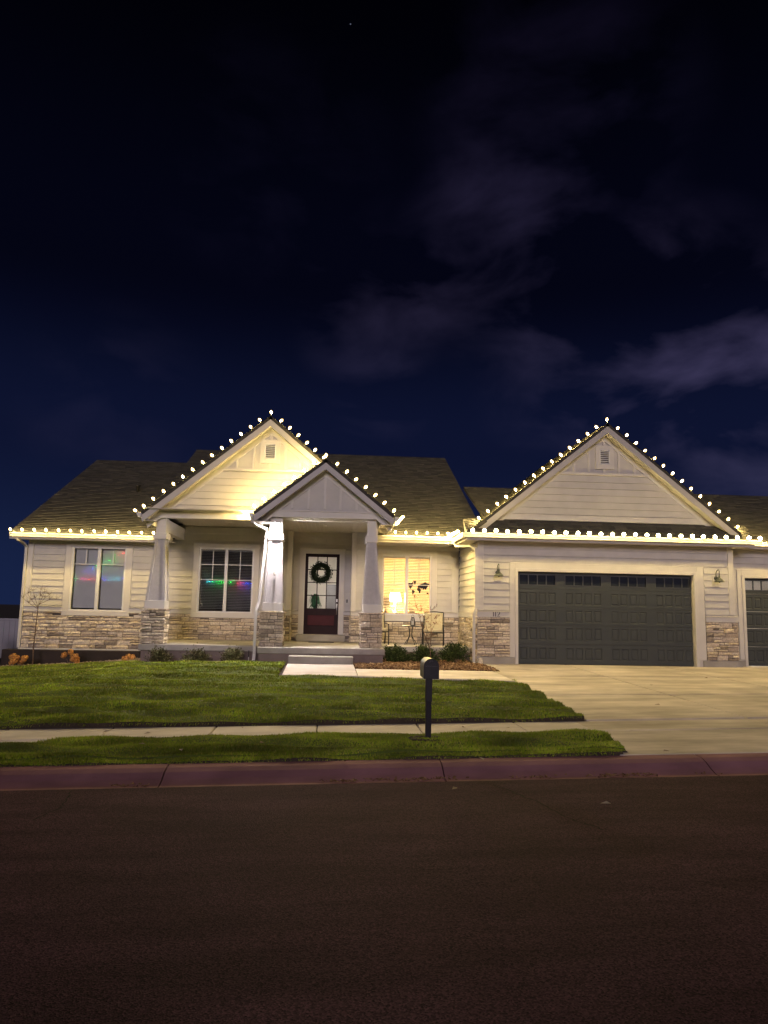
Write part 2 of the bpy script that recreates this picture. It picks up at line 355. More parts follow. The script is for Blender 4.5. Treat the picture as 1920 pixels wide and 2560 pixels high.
def link(name, me, parent=None, kind=None, loc=None, scale=None, rot=None):
    o = bpy.data.objects.new(name, me); COL.objects.link(o)
    if loc is not None: o.location = loc
    if scale is not None: o.scale = scale
    if rot is not None: o.rotation_euler = rot
    if parent is not None:
        o.parent = parent; o.matrix_parent_inverse = MW(parent).inverted()
    if kind: o['kind'] = kind
    return o
def MW(o):
    m = Matrix.LocRotScale(o.location, o.rotation_euler, o.scale)
    if o.parent: m = MW(o.parent) @ o.matrix_parent_inverse @ m
    return m
def thing(name, label, cat, loc=(0, 0, 0), group=None, rotz=0):
    o = bpy.data.objects.new(name, None); COL.objects.link(o); o.location = loc; o.rotation_euler = (0, 0, rotz)
    o.empty_display_size = 0.2
    return tag(o, label, cat, group)
def tag(o, label, cat, group=None):
    o['label'] = label; o['category'] = cat
    if group: o['group'] = group
    return o
def structure(o): o['kind'] = 'structure'; return o
def lerp(a, b, t): return a+(b-a)*t
def interp(x, xs, ys): return float(np.interp(x, xs, ys))

# ------------------------------------------------------------------ terrain heights (street climbs to the right, lot rises to the house)
G = 0.023
def z_house(x): return interp(x, [-30, -12, -8.7, -6.6, -4.7, -1.8, 0, 4, 40], [-.30, -.10, .06, .19, .37, .455, .475, .468, .468])
def z_ground(x, y):
    zs = 0.19+G*x
    t = min(max((y-10.9)/6.4, 0), 1)
    return lerp(zs, z_house(x), t)
def z_drive(x, y):
    t = min(max((y-10.9)/8.5, 0), 1); return lerp(0.19+G*x, 0.470, t)

# ------------------------------------------------------------------ ground sheet, road
def grid_sheet(name, mat, xs, ys, zf, kind='structure'):
    nx, ny = len(xs), len(ys)
    v = [(x, y, zf(x, y)) for y in ys for x in xs]
    f = [(j*nx+i, j*nx+i+1, (j+1)*nx+i+1, (j+1)*nx+i) for j in range(ny-1) for i in range(nx-1)]
    m = MB(); m.v = v; m.f = f
    o = m.build(name, mat); o['kind'] = kind; return o
def z_sheet(x, y):
    if y > 10.6: return z_ground(x, y)-0.06 if abs(x) < 40 else z_ground(math.copysign(40, x), y)-0.06
    return G*max(-60, min(60, x))-0.07
grid_sheet('ground', 'soil', [-600, -200, -60, -30, -20, -14, -12, -10, -8.7, -6.6, -4.7, -3, -1.8, 0, 2, 4, 8, 12, 20, 40, 60, 200, 600],
           [-600, -200, -60, -30, -9, 8.4, 10.5, 10.7, 12, 13.5, 15, 16.2, 17.3, 18.5, 20, 24, 30, 60, 200, 600], z_sheet)
grid_sheet('road', 'asphalt', list(np.linspace(-60, 60, 25)), [-4.0, -1, 2, 5, 8.06], lambda x, y: G*x+0.05*math.exp(-((y-2)/4.5)**2)-0.002)
# sealed cracks in the asphalt
def road_z(x, y): return G*x+0.05*math.exp(-((y-2)/4.5)**2)-0.002
rd = bpy.data.objects['road']
for pts in ([(1.75, 7.85), (2.0, 7.2), (2.12, 6.6), (2.3, 6.2)], [(-2.6, 8.0), (-2.45, 7.4), (-2.55, 6.9)]):
    P_ = []
    for (ax, ay), (bx_, by_) in zip(pts, pts[1:]):
        for q in range(10): P_.append((lerp(ax, bx_, q/10)+random.gauss(0, .012), lerp(ay, by_, q/10)+random.gauss(0, .012)))
    P_.append(pts[-1]); V_ = []
    for i_, (px, py) in enumerate(P_):
        nx_, ny_ = P_[min(i_+1, len(P_)-1)]; lx_, ly_ = P_[max(i_-1, 0)]; d_ = Vector((nx_-lx_, ny_-ly_)).normalized(); w_ = random.uniform(.004, .012)
        for sg in (-1, 1): V_.append((px-d_.y*w_*sg, py+d_.x*w_*sg, road_z(px, py)+.004))
    m = MB(); m.v = V_; m.f = [(2*i_, 2*i_+1, 2*i_+3, 2*i_+2) for i_ in range(len(P_)-1)]; m.build('crack', 'tar', rd)
# kerb, rolled, cast in lengths
kerb = thing('kerb', 'long rolled concrete kerb between road and grass strip', 'kerb', (0, 8.3, 0)); kerb['kind'] = 'structure'
for k in ('label', 'category'): del kerb[k]
prof = [(8.04, -.15), (8.04, .006), (8.14, .004), (8.17, .012), (8.26, .045), (8.36, .095), (8.46, .122), (8.62, .130), (8.62, -.15)]
kj = [-1.743+3.03*i for i in range(-7, 10)]
for i in range(len(kj)-1):
    m = MB(); n = len(prof); x0, x1 = kj[i]+.007, kj[i+1]-.007
    vs = []
    for q in range(9):
        x = lerp(x0, x1, q/8)
        vs += [(x, y+0.006*math.sin(3*x+y*9)*(1 if y < 8.1 else .3), z+G*x) for y, z in prof]
    fs = [tuple(range(n)), tuple(range(9*n-1, 8*n-1, -1))]
    for q in range(8): fs += [(q*n+i2, q*n+n+i2, q*n+n+(i2+1) % n, q*n+(i2+1) % n) for i2 in range(n)]
    m.add(vs, fs); o = m.build('kerb_length', 'kerb_concrete', kerb); fix(o)
# pavement slabs
walk = bpy.data.objects.new('pavement', None); COL.objects.link(walk); walk.location = (0, 10.4, .18); walk['kind'] = 'structure'
wj = [-1.575+1.43*i for i in range(-9, 24)]
def slab(name, mat, parent, poly, zf, th=0.12, bev=0.012):
    n = len(poly); cx = sum(p[0] for p in poly)/n; cyy = sum(p[1] for p in poly)/n
    def ins(p, d):
        v = Vector((cx-p[0], cyy-p[1])); l = v.length; return (p[0]+v.x/l*d, p[1]+v.y/l*d)
    top = [(*ins(p, bev), 0) for p in poly]
    vs = [(x, y, zf(x, y)) for x, y, _ in top]+[(x, y, zf(x, y)-bev) for x, y in poly]+[(x, y, zf(x, y)-th) for x, y in poly]
    fs = [tuple(range(n))]
    for L in range(2): fs += [(L*n+i, L*n+(i+1) % n, L*n+n+(i+1) % n, L*n+n+i) for i in range(n)]
    o = MB().add(vs, fs).build(name, mat, parent); fix(o); return o
for i in range(len(wj)-1):
    x0, x1 = wj[i]+.008, wj[i+1]-.008
    j = random.uniform(-.003, .003)
    if x0 > 3.4: continue
    y0 = 10.02
    slab('slab', 'walk_concrete', walk, [(x0, y0), (x1, y0), (x1, 10.88), (x0, 10.88)], lambda x, y: .18+G*x+j)
# curved pavement apron at the far left, in front of the verge's end
slab('slab', 'walk_concrete', walk, [(-8.2, 8.66), (-5.6, 8.66), (-4.7, 9.2), (-3.7, 9.82), (-3.5, 10.01), (-8.2, 10.01)], lambda x, y: .176+G*x-.02*(10-y))
# driveway slabs
drive = bpy.data.objects.new('driveway', None); COL.objects.link(drive); drive.location = (7.5, 15, .35); drive['kind'] = 'structure'
dxs = [3.82, 6.30, 8.9, 11.4, 14.0, 16.5]; dys = [10.905, 13.55, 16.6, 19.55]
for i in range(len(dxs)-1):
    for j in range(len(dys)-1):
        y1 = dys[j+1]+(.38 if j == 2 and dxs[i] > 10.9 else 0)
        slab('slab', 'drive_concrete', drive, [(dxs[i]+.011, dys[j]+.026), (dxs[i+1]-.011, dys[j]+.026), (dxs[i+1]-.011, y1-.026), (dxs[i]+.011, y1-.026)],
             lambda x, y: z_drive(x, y), bev=.018)
    # pavement crossing and apron, a single pour between the joints
    slab('slab', 'drive_concrete', drive, [(max(dxs[i], 3.62)+.004-(.2 if i == 0 else 0), 10.06), (dxs[i+1]-.004, 10.06), (dxs[i+1]-.004, 10.875), (dxs[i]+.004-(.2 if i == 0 else 0), 10.875)],
         lambda x, y: .18+G*x, bev=.010)
    xl = dxs[i]+.004
    poly = [(xl, 8.63), (dxs[i+1]-.004, 8.63), (dxs[i+1]-.004, 10.02), (xl, 10.02)]
    if i == 0: poly = [(3.42, 8.63), (dxs[1]-.004, 8.63), (dxs[1]-.004, 10.02), (3.72, 10.02), (3.70, 9.6)]
    slab('slab', 'drive_concrete', drive, poly, lambda x, y: .135+G*x+.03*(y-8.6), bev=.010)
# front walk from step to driveway
fwalk = bpy.data.objects.new('footpath', None); COL.objects.link(fwalk); fwalk.location = (1.4, 16.4, .45); fwalk['kind'] = 'structure'
zw = lambda x, y: .452+.012*(y-16)
slab('slab', 'walk_concrete', fwalk, [(-.98, 15.72), (.60, 15.66), (.60, 18.34), (-1.02, 18.34)], zw)
for a, b in ((.61, 2.2), (2.21, 3.81)):
    slab('slab', 'walk_concrete', fwalk, [(a, lerp(15.66, 15.1, (a-.6)/3.2)), (b, lerp(15.66, 15.1, (b-.6)/3.2)), (b, 17.12), (a, 17.28)], zw)

# ------------------------------------------------------------------ lawn: turf bodies with raised edges, and blades
def lawn_back(x):
    return interp(x, [-16, -8.6, -6.4, -5.4, -4.8, -4.2, -1.9, -1.06], [19.6, 20.0, 20.35, 19.9, 18.75, 18.5, 18.55, 18.3]) if x < -1.06 else 15.62-.17*(x+1)/1.0*.98*(1 if x < 3.9 else 1)
def und(x, y):
    return .027*math.sin(y*7.3+1.9*math.sin(x*.9)+.8*math.sin(x*2.3+y))*(.6+.4*math.sin(x*.7+y*1.3))+.018*math.sin(y*12.7+x*1.6+1.2*math.sin(x*1.7))+.010*math.sin(x*5.1+y*3.3+2*math.sin(y*2.1))
def turf_z(x, y): return z_ground(x, y)+.055+und(x, y)
def lawn_ok(x, y): return 10.93 < y < lawn_back(x) and x < 3.80
def strip_ok(x, y):
    if not (8.66 < y < 10.02): return False
    xr = interp(y, [8.6, 8.8, 9.6, 10.02], [3.36, 3.55, 3.66, 3.40]); xl = interp(y, [8.6, 8.75, 9.2, 9.82, 10.02], [-7.5, -5.5, -4.65, -3.65, -3.3])
    return xl < x < xr
def strip_z(x, y): return .185+G*x+.02*(y-9.3)+und(x, y)*.9-(.03 if y < 8.8 else 0)
def turf(name, cells, zf, lo, ed):
    """height field over the cells that pass the test, with a skirt round its edge"""
    xs, ys, ok = cells; nx, ny = len(xs), len(ys)
    idx = {}; v = []; f = []
    def vid(i, j):
        if (i, j) not in idx:
            x, y = xs[i], ys[j]; z = zf(x, y)
            idx[(i, j)] = len(v); v.append((x, y, z))
        return idx[(i, j)]
    C = np.array([[ok((xs[i]+xs[i+1])/2, (ys[j]+ys[j+1])/2) for i in range(nx-1)] for j in range(ny-1)])
    for j in range(ny-1):
        for i in range(nx-1):
            if not C[j, i]: continue
            q = (vid(i, j), vid(i+1, j), vid(i+1, j+1), vid(i, j+1)); f.append(q)
            for di, dj, a, b in ((0, -1, 0, 1), (1, 0, 1, 2), (0, 1, 2, 3), (-1, 0, 3, 0)):
                jj, ii = j+dj, i+di
                if not (0 <= jj < ny-1 and 0 <= ii < nx-1) or not C[jj, ii]:
                    A, B = v[q[a]], v[q[b]]; o = len(v)
                    v.append((A[0]+di*.004, A[1]+dj*.004, A[2]-lo)); v.append((B[0]+di*.004, B[1]+dj*.004, B[2]-lo)); f.append((q[a], o, o+1, q[b]))
    m = MB(); m.v = v; m.f = f; o = m.build(name, 'turf', smooth=False); o['kind'] = 'structure'
    o.data.materials.append(MATS['soil'])
    for p in o.data.polygons:
        if abs(p.normal.z) < .5: p.material_index = 1
    return o
turf('lawn', (list(np.arange(-14, 3.83, .10)), list(np.arange(10.93, 20.6, .07)), lawn_ok), turf_z, .13, 0)
turf('verge', (list(np.arange(-7.6, 3.8, .09)), list(np.arange(8.66, 10.05, .045)), strip_ok), strip_z, .09, 0)
def blades(name, label, n, x0, x1, y0, y1, ok, zf, h=(.03, .055), w=.006, edge=None):
    pts = []
    xs = rng.uniform(x0, x1, n*3); u = rng.uniform(0, 1, n*3)
    ys = y0+(y1-y0)*(u**1.15)
    for x, y in zip(xs, ys):
        if ok(x, y): pts.append((x, y, zf(x, y)-.006))
        if len(pts) >= n: break
    P = np.array(pts); k = len(P)
    ang = rng.uniform(0, 2*math.pi, k); hh = rng.uniform(*h, k)*(1+.35*np.sin(P[:, 0]*2.1+P[:, 1]*5.3)); lean = rng.uniform(.2, .95, k)*hh; la = rng.uniform(0, 2*math.pi, k)
    ww = w*rng.uniform(.7, 1.5, k)*(1+.03*(P[:, 1]-y0))
    d = np.stack([np.cos(ang)*ww, np.sin(ang)*ww, np.zeros(k)], 1)
    tip = P+np.stack([np.cos(la)*lean, np.sin(la)*lean, hh], 1)
    V = np.empty((k*3, 3)); V[0::3] = P-d; V[1::3] = P+d; V[2::3] = tip
    me = bpy.data.meshes.new(name); me.vertices.add(k*3); me.vertices.foreach_set('co', V.ravel())
    me.loops.add(k*3); me.loops.foreach_set('vertex_index', np.arange(k*3)); me.polygons.add(k)
    me.polygons.foreach_set('loop_start', np.arange(k)*3); me.polygons.foreach_set('loop_total', np.full(k, 3))
    me.materials.append(MATS['grass']); me.update(calc_edges=True); me.validate()
    o = link(name, me); o['kind'] = 'stuff'; tag(o, label, 'grass'); return o
blades('grass', 'mown green lawn grass in front of the house', 230000, -11, 3.8, 10.93, 20.4, lawn_ok, turf_z, (.016, .042), .0075)
blades('grass', 'darker verge grass between kerb and pavement', 80000, -6, 3.7, 8.66, 10.02, strip_ok, strip_z, (.016, .036), .0055)

def edge_blades(name, label, lines, n):
    V = []
    L = [(Vector(a_), Vector(b_), o_, zf_) for a_, b_, o_, zf_ in lines]; tot = sum((b_-a_).length for a_, b_, _, _ in L)
    for A, B, out, zf in L:
        k = int(n*(B-A).length/tot); o = Vector(out)
        for _ in range(k):
            t = random.random(); p = A.lerp(B, t); w = .5+.5*math.sin(t*(B-A).length*3.1)+.4*math.sin(t*(B-A).length*7.7+1)
            if random.random() > .55+.3*w: continue
            p = p-o*random.uniform(0, .05); z = zf(p.x, p.y)-.004; l = random.uniform(.02, .06)*(1+.3*w)
            tip = (p.x+o.x*l*random.uniform(.3, 1.2)+random.gauss(0, .012), p.y+o.y*l*random.uniform(.3, 1.2)+random.gauss(0, .012), z+random.uniform(-.05, .03))
            d = Vector((-o.y, o.x)).normalized()*.007
            V += [(p.x-d.x, p.y-d.y, z), (p.x+d.x, p.y+d.y, z), tip]
    m = MB(); m.v = V; m.f = [(i, i+1, i+2) for i in range(0, len(V), 3)]
    o = m.build(name, 'grass'); o['kind'] = 'stuff'; tag(o, label, 'grass')
edge_blades('grass_edge', 'ragged grass fringe hanging over the lawn edges', [((-11, 10.94), (3.78, 10.94), (0, -1), turf_z), ((3.79, 10.95), (3.79, 15.1), (1, 0), turf_z), ((-.9, 15.6), (3.75, 14.85), (0, 1), turf_z), ((-11, 19.9), (-6.4, 20.3), (0, 1), turf_z), ((-4.8, 18.7), (-1.1, 18.5), (0, 1), turf_z)], 16000)
edge_blades('grass_edge', 'ragged grass fringe round the verge by the kerb', [((-6, 8.67), (3.4, 8.67), (0, -1), strip_z), ((-3.3, 10.01), (3.4, 10.01), (0, 1), strip_z), ((3.4, 8.7), (3.62, 9.6), (1, 0), strip_z)], 16000)
# ------------------------------------------------------------------ HOUSE
YM, YG, YD, YR = 22.2, 19.434, 22.7, 19.9
FLOOR = .85
house = thing('house', 'single-storey cream house with stone skirting and bulb-lit gables', 'house', (1, 22, .45))
def part(name, loc=(0, 0, 0)):
    o = bpy.data.objects.new(name, None); COL.objects.link(o); o.location = loc; o.empty_display_size = .2
    o.parent = house; o.matrix_parent_inverse = MW(house).inverted(); return o
def subtract(a, b, cuts):
    segs = [(a, b)]
    for c0, c1 in cuts:
        new = []
        for s0, s1 in segs:
            if c1 <= s0 or c0 >= s1: new.append((s0, s1)); continue
            if c0 > s0: new.append((s0, c0))
            if c1 < s1: new.append((c1, s1))
        segs = new
    return [s for s in segs if s[1]-s[0] > .02]
def wall_with_holes(name, x0, x1, z0, z1, y, th, holes, mat='siding'):
    m = MB(); zs = sorted({z0, z1, *[h[2] for h in holes if z0 < h[2] < z1], *[h[3] for h in holes if z0 < h[3] < z1]})
    for a, b in zip(zs, zs[1:]):
        cuts = [(h[0], h[1]) for h in holes if h[2] < (a+b)/2 < h[3]]
        for s0, s1 in subtract(x0, x1, cuts): m.box(s0, s1, y, y+th, a, b)
    return m.build(name, mat, house)
# window openings (frame outer)
W1 = (-7.65, -6.08, 1.63, 3.51); W2 = (-3.96, -2.335, 1.65, 3.57); W3 = (1.53, 3.03, 1.69, 3.485)
kd = YD/YM
def dz(z): return 1.85+(z-1.85)*kd
DOOR = (-.80*kd, .228*kd, dz(1.065), dz(3.472))
wall_with_holes('wall', -8.92, -4.86, .3, 3.72, YM, .14, [W1])
wall_with_holes('wall', -4.86, -1.20, .5, 4.22, YM, .14, [W2])
wall_with_holes('wall', .60, 3.87, .5, 4.22, YM, .14, [W3])
wall_with_holes('wall', -1.34, .74, .8, 4.3, YD, .14, [DOOR])
GO = (4.988, 9.868, .3, 2.93)
wall_with_holes('wall', 3.90, 10.985, .40, 3.80, YG, .16, [GO])
RO = (11.58, 14.9, .3, 2.92)
wall_with_holes('wall', 10.985, 17.5, .40, 3.80, YR, .16, [RO])
MB().box(3.90, 4.05, YG+.16, YM, .40, 3.80).build('wall', 'siding', house)          # side of the garage facing the porch
MB().box(-1.34, -1.20, YM+.14, YD, .8, 4.3).build('wall', 'siding', house)           # sides of the entry recess
MB().box(.60, .74, YM+.14, YD, .8, 4.3).build('wall', 'siding', house)
MB().box(-8.92, -8.78, YM+.14, 29, .3, 3.72).build('wall', 'siding', house)          # left end
m = MB(); m.add([(-8.92, YM, 3.72), (-8.92, 28.9, 7.2), (-8.92, 35.4, 3.72), (-8.8, YM, 3.72), (-8.8, 28.9, 7.2), (-8.8, 35.4, 3.72)], [(0, 2, 1), (3, 4, 5), (0, 1, 4, 3), (1, 2, 5, 4)])
m.build('gable_wall', 'siding', house)

# lap siding, one board per row and bay
wedge = {}
def siding_mesh():
    h, t0, t1 = 1.0, .030, .006
    m = MB(); m.add([(0, -t0, 0), (1, -t0, 0), (1, .002, 0), (0, .002, 0), (0, -t1, h), (1, -t1, h), (1, .002, h), (0, .002, h)],
                    [(0, 3, 2, 1), (4, 5, 6, 7), (0, 1, 5, 4), (1, 2, 6, 5), (2, 3, 7, 6), (3, 0, 4, 7)])
    return m.mesh('siding_board', 'siding')
SID = siding_mesh()
EXP = .185
def lap(parent, x0, x1, z0, z1, y, cuts, side=None):
    """cuts: (x0,x1,z0,z1) areas covered by trim"""
    n = int(math.ceil((z1-z0)/EXP-1e-6))
    for i in range(n):
        a = z0+i*EXP; b = min(a+EXP, z1)
        mid = (a+b)/2
        # split a row where trim starts or ends within it
        rows = sorted({a, b, *[c[2] for c in cuts if a+.02 < c[2] < b-.02], *[c[3] for c in cuts if a+.02 < c[3] < b-.02]})
        for r0, r1 in zip(rows, rows[1:]):
            cs = [(c[0], c[1]) for c in cuts if c[2] < (r0+r1)/2 < c[3]]
            for s0, s1 in subtract(x0, x1, cs):
                if side is None:
                    link('siding_board', SID, parent, loc=(s0+.002, y, r0+.009), scale=(s1-s0-.004, 1, r1-r0-.0095))
                else:   # wall that faces -x at x = side; s runs along y
                    link('siding_board', SID, parent, loc=(side, s1-.002, r0+.009), scale=(s1-s0-.004, 1, r1-r0-.0095), rot=(0, 0, -math.pi/2))
def trim(name, x0, x1, z0, z1, y, t=.035, mat='trim', parent=None):
    return MB().box(x0, x1, y-t, y+.004, z0, z1).build(name, mat, parent or house, bevel=.004)
def belt(x0, x1, z0, z1, y):
    """band between siding and stone: flat board with a sloped drip cap and a lower lip"""
    b = trim('belt_board', x0, x1, z0+.012, z1-.035, y, .045)
    MB().prism_x([(y-.075, z1-.035), (y-.078, z1-.022), (y, z1), (y, z1-.035)], x0, x1).build('drip_cap', 'trim', b)
    MB().box(x0, x1, y-.065, y, z0-.008, z0+.011).build('lip', 'trim', b)

# --- front wall, left wing and porch bay
sg1 = part('siding', (-6.9, YM, 2.6)); sg2 = part('siding', (-3, YM, 2.8)); sg3 = part('siding', (2.3, YM, 2.7)); sg4 = part('siding', (7.4, YG, 2.7))
sg5 = part('siding', (3.9, 21, 2.7)); sg6 = part('siding', (-.3, YD, 2.7)); sg7 = part('siding', (14, YR, 2.7))
C1 = (-7.835, -5.905, 1.49, 3.585); C2 = (-4.125, -2.18, 1.50, 3.70); C3 = (1.38, 3.185, 1.50, 3.645)
CG = (4.765, 10.165, .3, 3.175)
lap(sg1, -8.76, -4.86, 1.765, 3.58, YM, [C1])
lap(sg2, -4.86, -1.35, 1.765, 4.21, YM, [C2])
lap(sg3, .74, 3.66, 1.785, 3.645, YM, [C3])
lap(sg4, 4.055, 10.85, 1.865, 3.70, YG, [CG])
lap(sg5, YG+.01, YM-.02, 1.80, 3.72, YM, [], side=3.90)
lap(sg6, -1.19, .59, 1.76, 4.16, YD, [(-.96*kd-.01, .385*kd+.01, .5, dz(3.63))])
lap(sg7, 10.99, 17.4, 1.83, 3.60, YR, [(11.35, 15.1, .3, 3.14)])
trim('frieze', -8.92, -4.86, 3.58, 3.70, YM, .03)
trim('frieze', .60, 3.87, 3.645, 3.80, YM, .03)
trim('corner_board', -8.93, -8.765, 1.76, 3.58, YM, .04)
trim('corner_board', -1.345, -1.195, 1.77, 4.22, YM, .045)
trim('corner_board', .59, .74, 1.77, 4.22, YM, .045)
trim('corner_board', 3.66, 3.80, 1.79, 3.645, YM, .04)
trim('corner_board', 3.885, 4.052, 1.865, 3.80, YG, .045)
trim('corner_board', 10.85, 11.0, 1.865, 3.80, YG, .045)
belt(-8.94, C1[0], 1.60, 1.765, YM); belt(C1[1], -4.8, 1.60, 1.765, YM)
belt(-4.8, C2[0], 1.61, 1.765, YM); belt(C2[1], -1.195, 1.61, 1.765, YM)
belt(C3[1], 3.87, 1.645, 1.785, YM); belt(.60, C3[0], 1.645, 1.785, YM)
belt(3.87, 4.765, 1.70, 1.865, YG); belt(10.165, 11.06, 1.68, 1.84, YG)
belt(-1.19, -.975, 1.65, 1.765, YD); belt(.395, .59, 1.65, 1.765, YD)
# side of the garage: belt
MB().box(3.855, 3.90, YG-.02, YM-.03, 1.67, 1.80).build('belt_board', 'trim', house)
trim('water_table', -8.95, -5.5, .505, .535, YM-.02, .09)

# --- windows
def window(op, cas, y, muntin=True, levels=(.505, .755)):
    w = part('window', ((op[0]+op[1])/2, y, op[2]))
    x0, x1, z0, z1 = op; X0, X1, Z0, Z1 = cas
    MB().box(X0, x0, y-.045, y+.004, z0, z1).build('casing', 'trim', w, bevel=.004)
    MB().box(x1, X1, y-.045, y+.004, z0, z1).build('casing', 'trim', w, bevel=.004)
    MB().box(X0-.012, X1+.012, y-.052, y+.004, z1, Z1).build('casing', 'trim', w, bevel=.004)
    MB().box(X0, X1, y-.052, y+.004, Z0, z0).build('casing', 'trim', w, bevel=.004)
    fr = .05; xm = (x0+x1)/2-.005
    m = MB()
    m.box(x0, x1, y-.025, y+.07, z1-fr, z1).box(x0, x1, y-.025, y+.07, z0, z0+fr*.8)
    m.box(x0, x0+fr, y-.025, y+.07, z0+fr*.8, z1-fr).box(x1-fr, x1, y-.025, y+.07, z0+fr*.8, z1-fr)
    m.box(xm-.045, xm+.045, y-.03, y+.07, z0+fr*.8, z1-fr)
    m.build('frame', 'vinyl', w)
    for a, b in ((x0+fr, xm-.045), (xm+.045, x1-fr)):
        MB().box(a, b, y+.035, y+.041, z0+fr*.8, z1-fr).build('pane', 'glass', w)
        if muntin:
            c = (a+b)/2; zz0 = z0+fr*.8; H = (z1-fr)-zz0
            zl = zz0+H*min(levels)
            MB().box(c-.011, c+.011, y+.022, y+.034, zl, z1-fr).build('muntin', 'vinyl', w)
            for q in levels:
                MB().box(a, b, y+.020, y+.0335, zz0+H*q-.011, zz0+H*q+.011).build('muntin', 'vinyl', w)
    return w
window(W1, C1, YM, levels=(.74,)); window(W2, C2, YM); window(W3, C3, YM)
# --- rooms behind the windows
def room(x0, x1, y0, y1, z0, z1, mat):
    m = MB(); t = .05
    m.box(x0, x1, y1, y1+t, z0, z1).box(x0-t, x0, y0, y1+t, z0, z1).box(x1, x1+t, y0, y1+t, z0, z1)
    m.box(x0-t, x1+t, y0, y1+t, z1, z1+t).box(x0-t, x1+t, y0, y1+t, z0-t, z0)
    o = m.build('room_lining', mat, house); o['kind'] = 'stuff'; return o
room(-8.6, -5.2, YM+.16, 25.6, .9, 3.66, 'drywall_dark'); room(-4.7, -1.5, YM+.16, 25.6, .9, 3.75, 'drywall_dark')
room(.95, 3.75, YM+.16, 25.4, .9, 3.75, 'drywall_tan'); room(-1.15, .55, YD+.16, 27.0, .98, 3.75, 'drywall')
room(11.1, 17, YR+.2, 24, .42, 3.4, 'drywall')
# blinds: a thing per sash, slats as parts
slat_me = {}
def blind(x0, x1, z0, z1, y, pitch, tilt, label, sm=None, mat='blind'):
    t = thing('window_blind', label, 'blind', ((x0+x1)/2, y, z1))
    MB().box(x0, x1, y-.02, y+.025, z1-.04, z1).build('head_rail', mat, t)
    key = (round(x1-x0, 3), round(tilt, 2), mat)
    if key not in slat_me:
        c, s = math.cos(tilt)*.024, math.sin(tilt)*.024; w = x1-x0-.01
        slat_me[key] = MB().add([(0, -c, -s), (w, -c, -s), (w, 0, .004), (0, 0, .004), (w, c, s), (0, c, s)], [(0, 1, 2, 3), (3, 2, 4, 5)]).mesh('slat', mat)
    n = int((z1-.06-z0)/pitch)
    for i in range(n): link('slat', slat_me[key], t, loc=(x0+.005, y, z1-.06-i*pitch), rot=(0, random.uniform(-.002, .002), 0))
    return t
yb = YM+.13
for op, tl, nm, pt in ((W1, 1.30, 'left wing window', .037), (W2, .22, 'window behind the olive shrubs', .047), (W3, .48, 'lamp-lit window', .047)):
    xm = (op[0]+op[1])/2-.005
    blind(op[0]+.05, xm-.05, op[2]+.05, op[3]-.05, yb, pt, tl, 'pale slat blind filling the %s, half farther from the garage' % nm)
    blind(xm+.05, op[1]-.05, op[2]+.05, op[3]-.05, yb, pt, tl, 'pale slat blind filling the %s, half nearer the garage' % nm)

# --- stone veneer
def make_stone(seed):
    r = random.Random(seed); bm = bmesh.new()
    nx, nz = 3, 2
    g = [[None]*(nx+1) for _ in range(nz+1)]; bk = []
    for j in range(nz+1):
        for i in range(nx+1):
            edge = i in (0, nx) or j in (0, nz)
            x = i/nx+(r.uniform(-.07, .07) if 0 < i < nx else r.uniform(-.015, .015)); z = j/nz+(r.uniform(-.12, .12) if 0 < j < nz else r.uniform(-.05, .05))
            y = -(r.uniform(.45, .8) if edge else r.uniform(.72, 1.05))
            g[j][i] = bm.verts.new((x, y, z))
    ring = [g[0][i] for i in range(nx+1)]+[g[j][nx] for j in range(1, nz+1)]+[g[nz][i] for i in range(nx-1, -1, -1)]+[g[j][0] for j in range(nz-1, 0, -1)]
    back = [bm.verts.new((v.co.x, .05, v.co.z)) for v in ring]
    for j in range(nz):
        for i in range(nx): bm.faces.new((g[j][i], g[j][i+1], g[j+1][i+1], g[j+1][i]))
    k = len(ring)
    for i in range(k): bm.faces.new((ring[(i+1) % k], ring[i], back[i], back[(i+1) % k]))
    bmesh.ops.recalc_face_normals(bm, faces=bm.faces)
    me = bpy.data.meshes.new('stone'); bm.to_mesh(me); bm.free(); me.materials.append(MATS['stone']); return me
STONES = [make_stone(i) for i in range(10)]
stone_left = [300]; joined_stone = MB()
def layout(w, h, big=1.0):
    """ledgestone courses: list of (u, z, w, h)"""
    out = []; z = 0
    while z < h-.012:
        ch = random.choice([.085, .105, .125, .15, .15])*big
        if h-z-ch < .05: ch = h-z
        u = 0
        while u < w-.01:
            sw = random.uniform(.16, .48)*big
            if w-u-sw < .10: sw = w-u
            if ch > .12*big and random.random() < .55:
                k = random.uniform(.38, .62); out.append((u, z, sw, ch*k))
                if sw > .26 and random.random() < .5:
                    q = random.uniform(.35, .65); out += [(u, z+ch*k, sw*q, ch*(1-k)), (u+sw*q, z+ch*k, sw*(1-q), ch*(1-k))]
                else: out.append((u, z+ch*k, sw, ch*(1-k)))
            else: out.append((u, z, sw, ch))
            u += sw
        z += ch
    return out
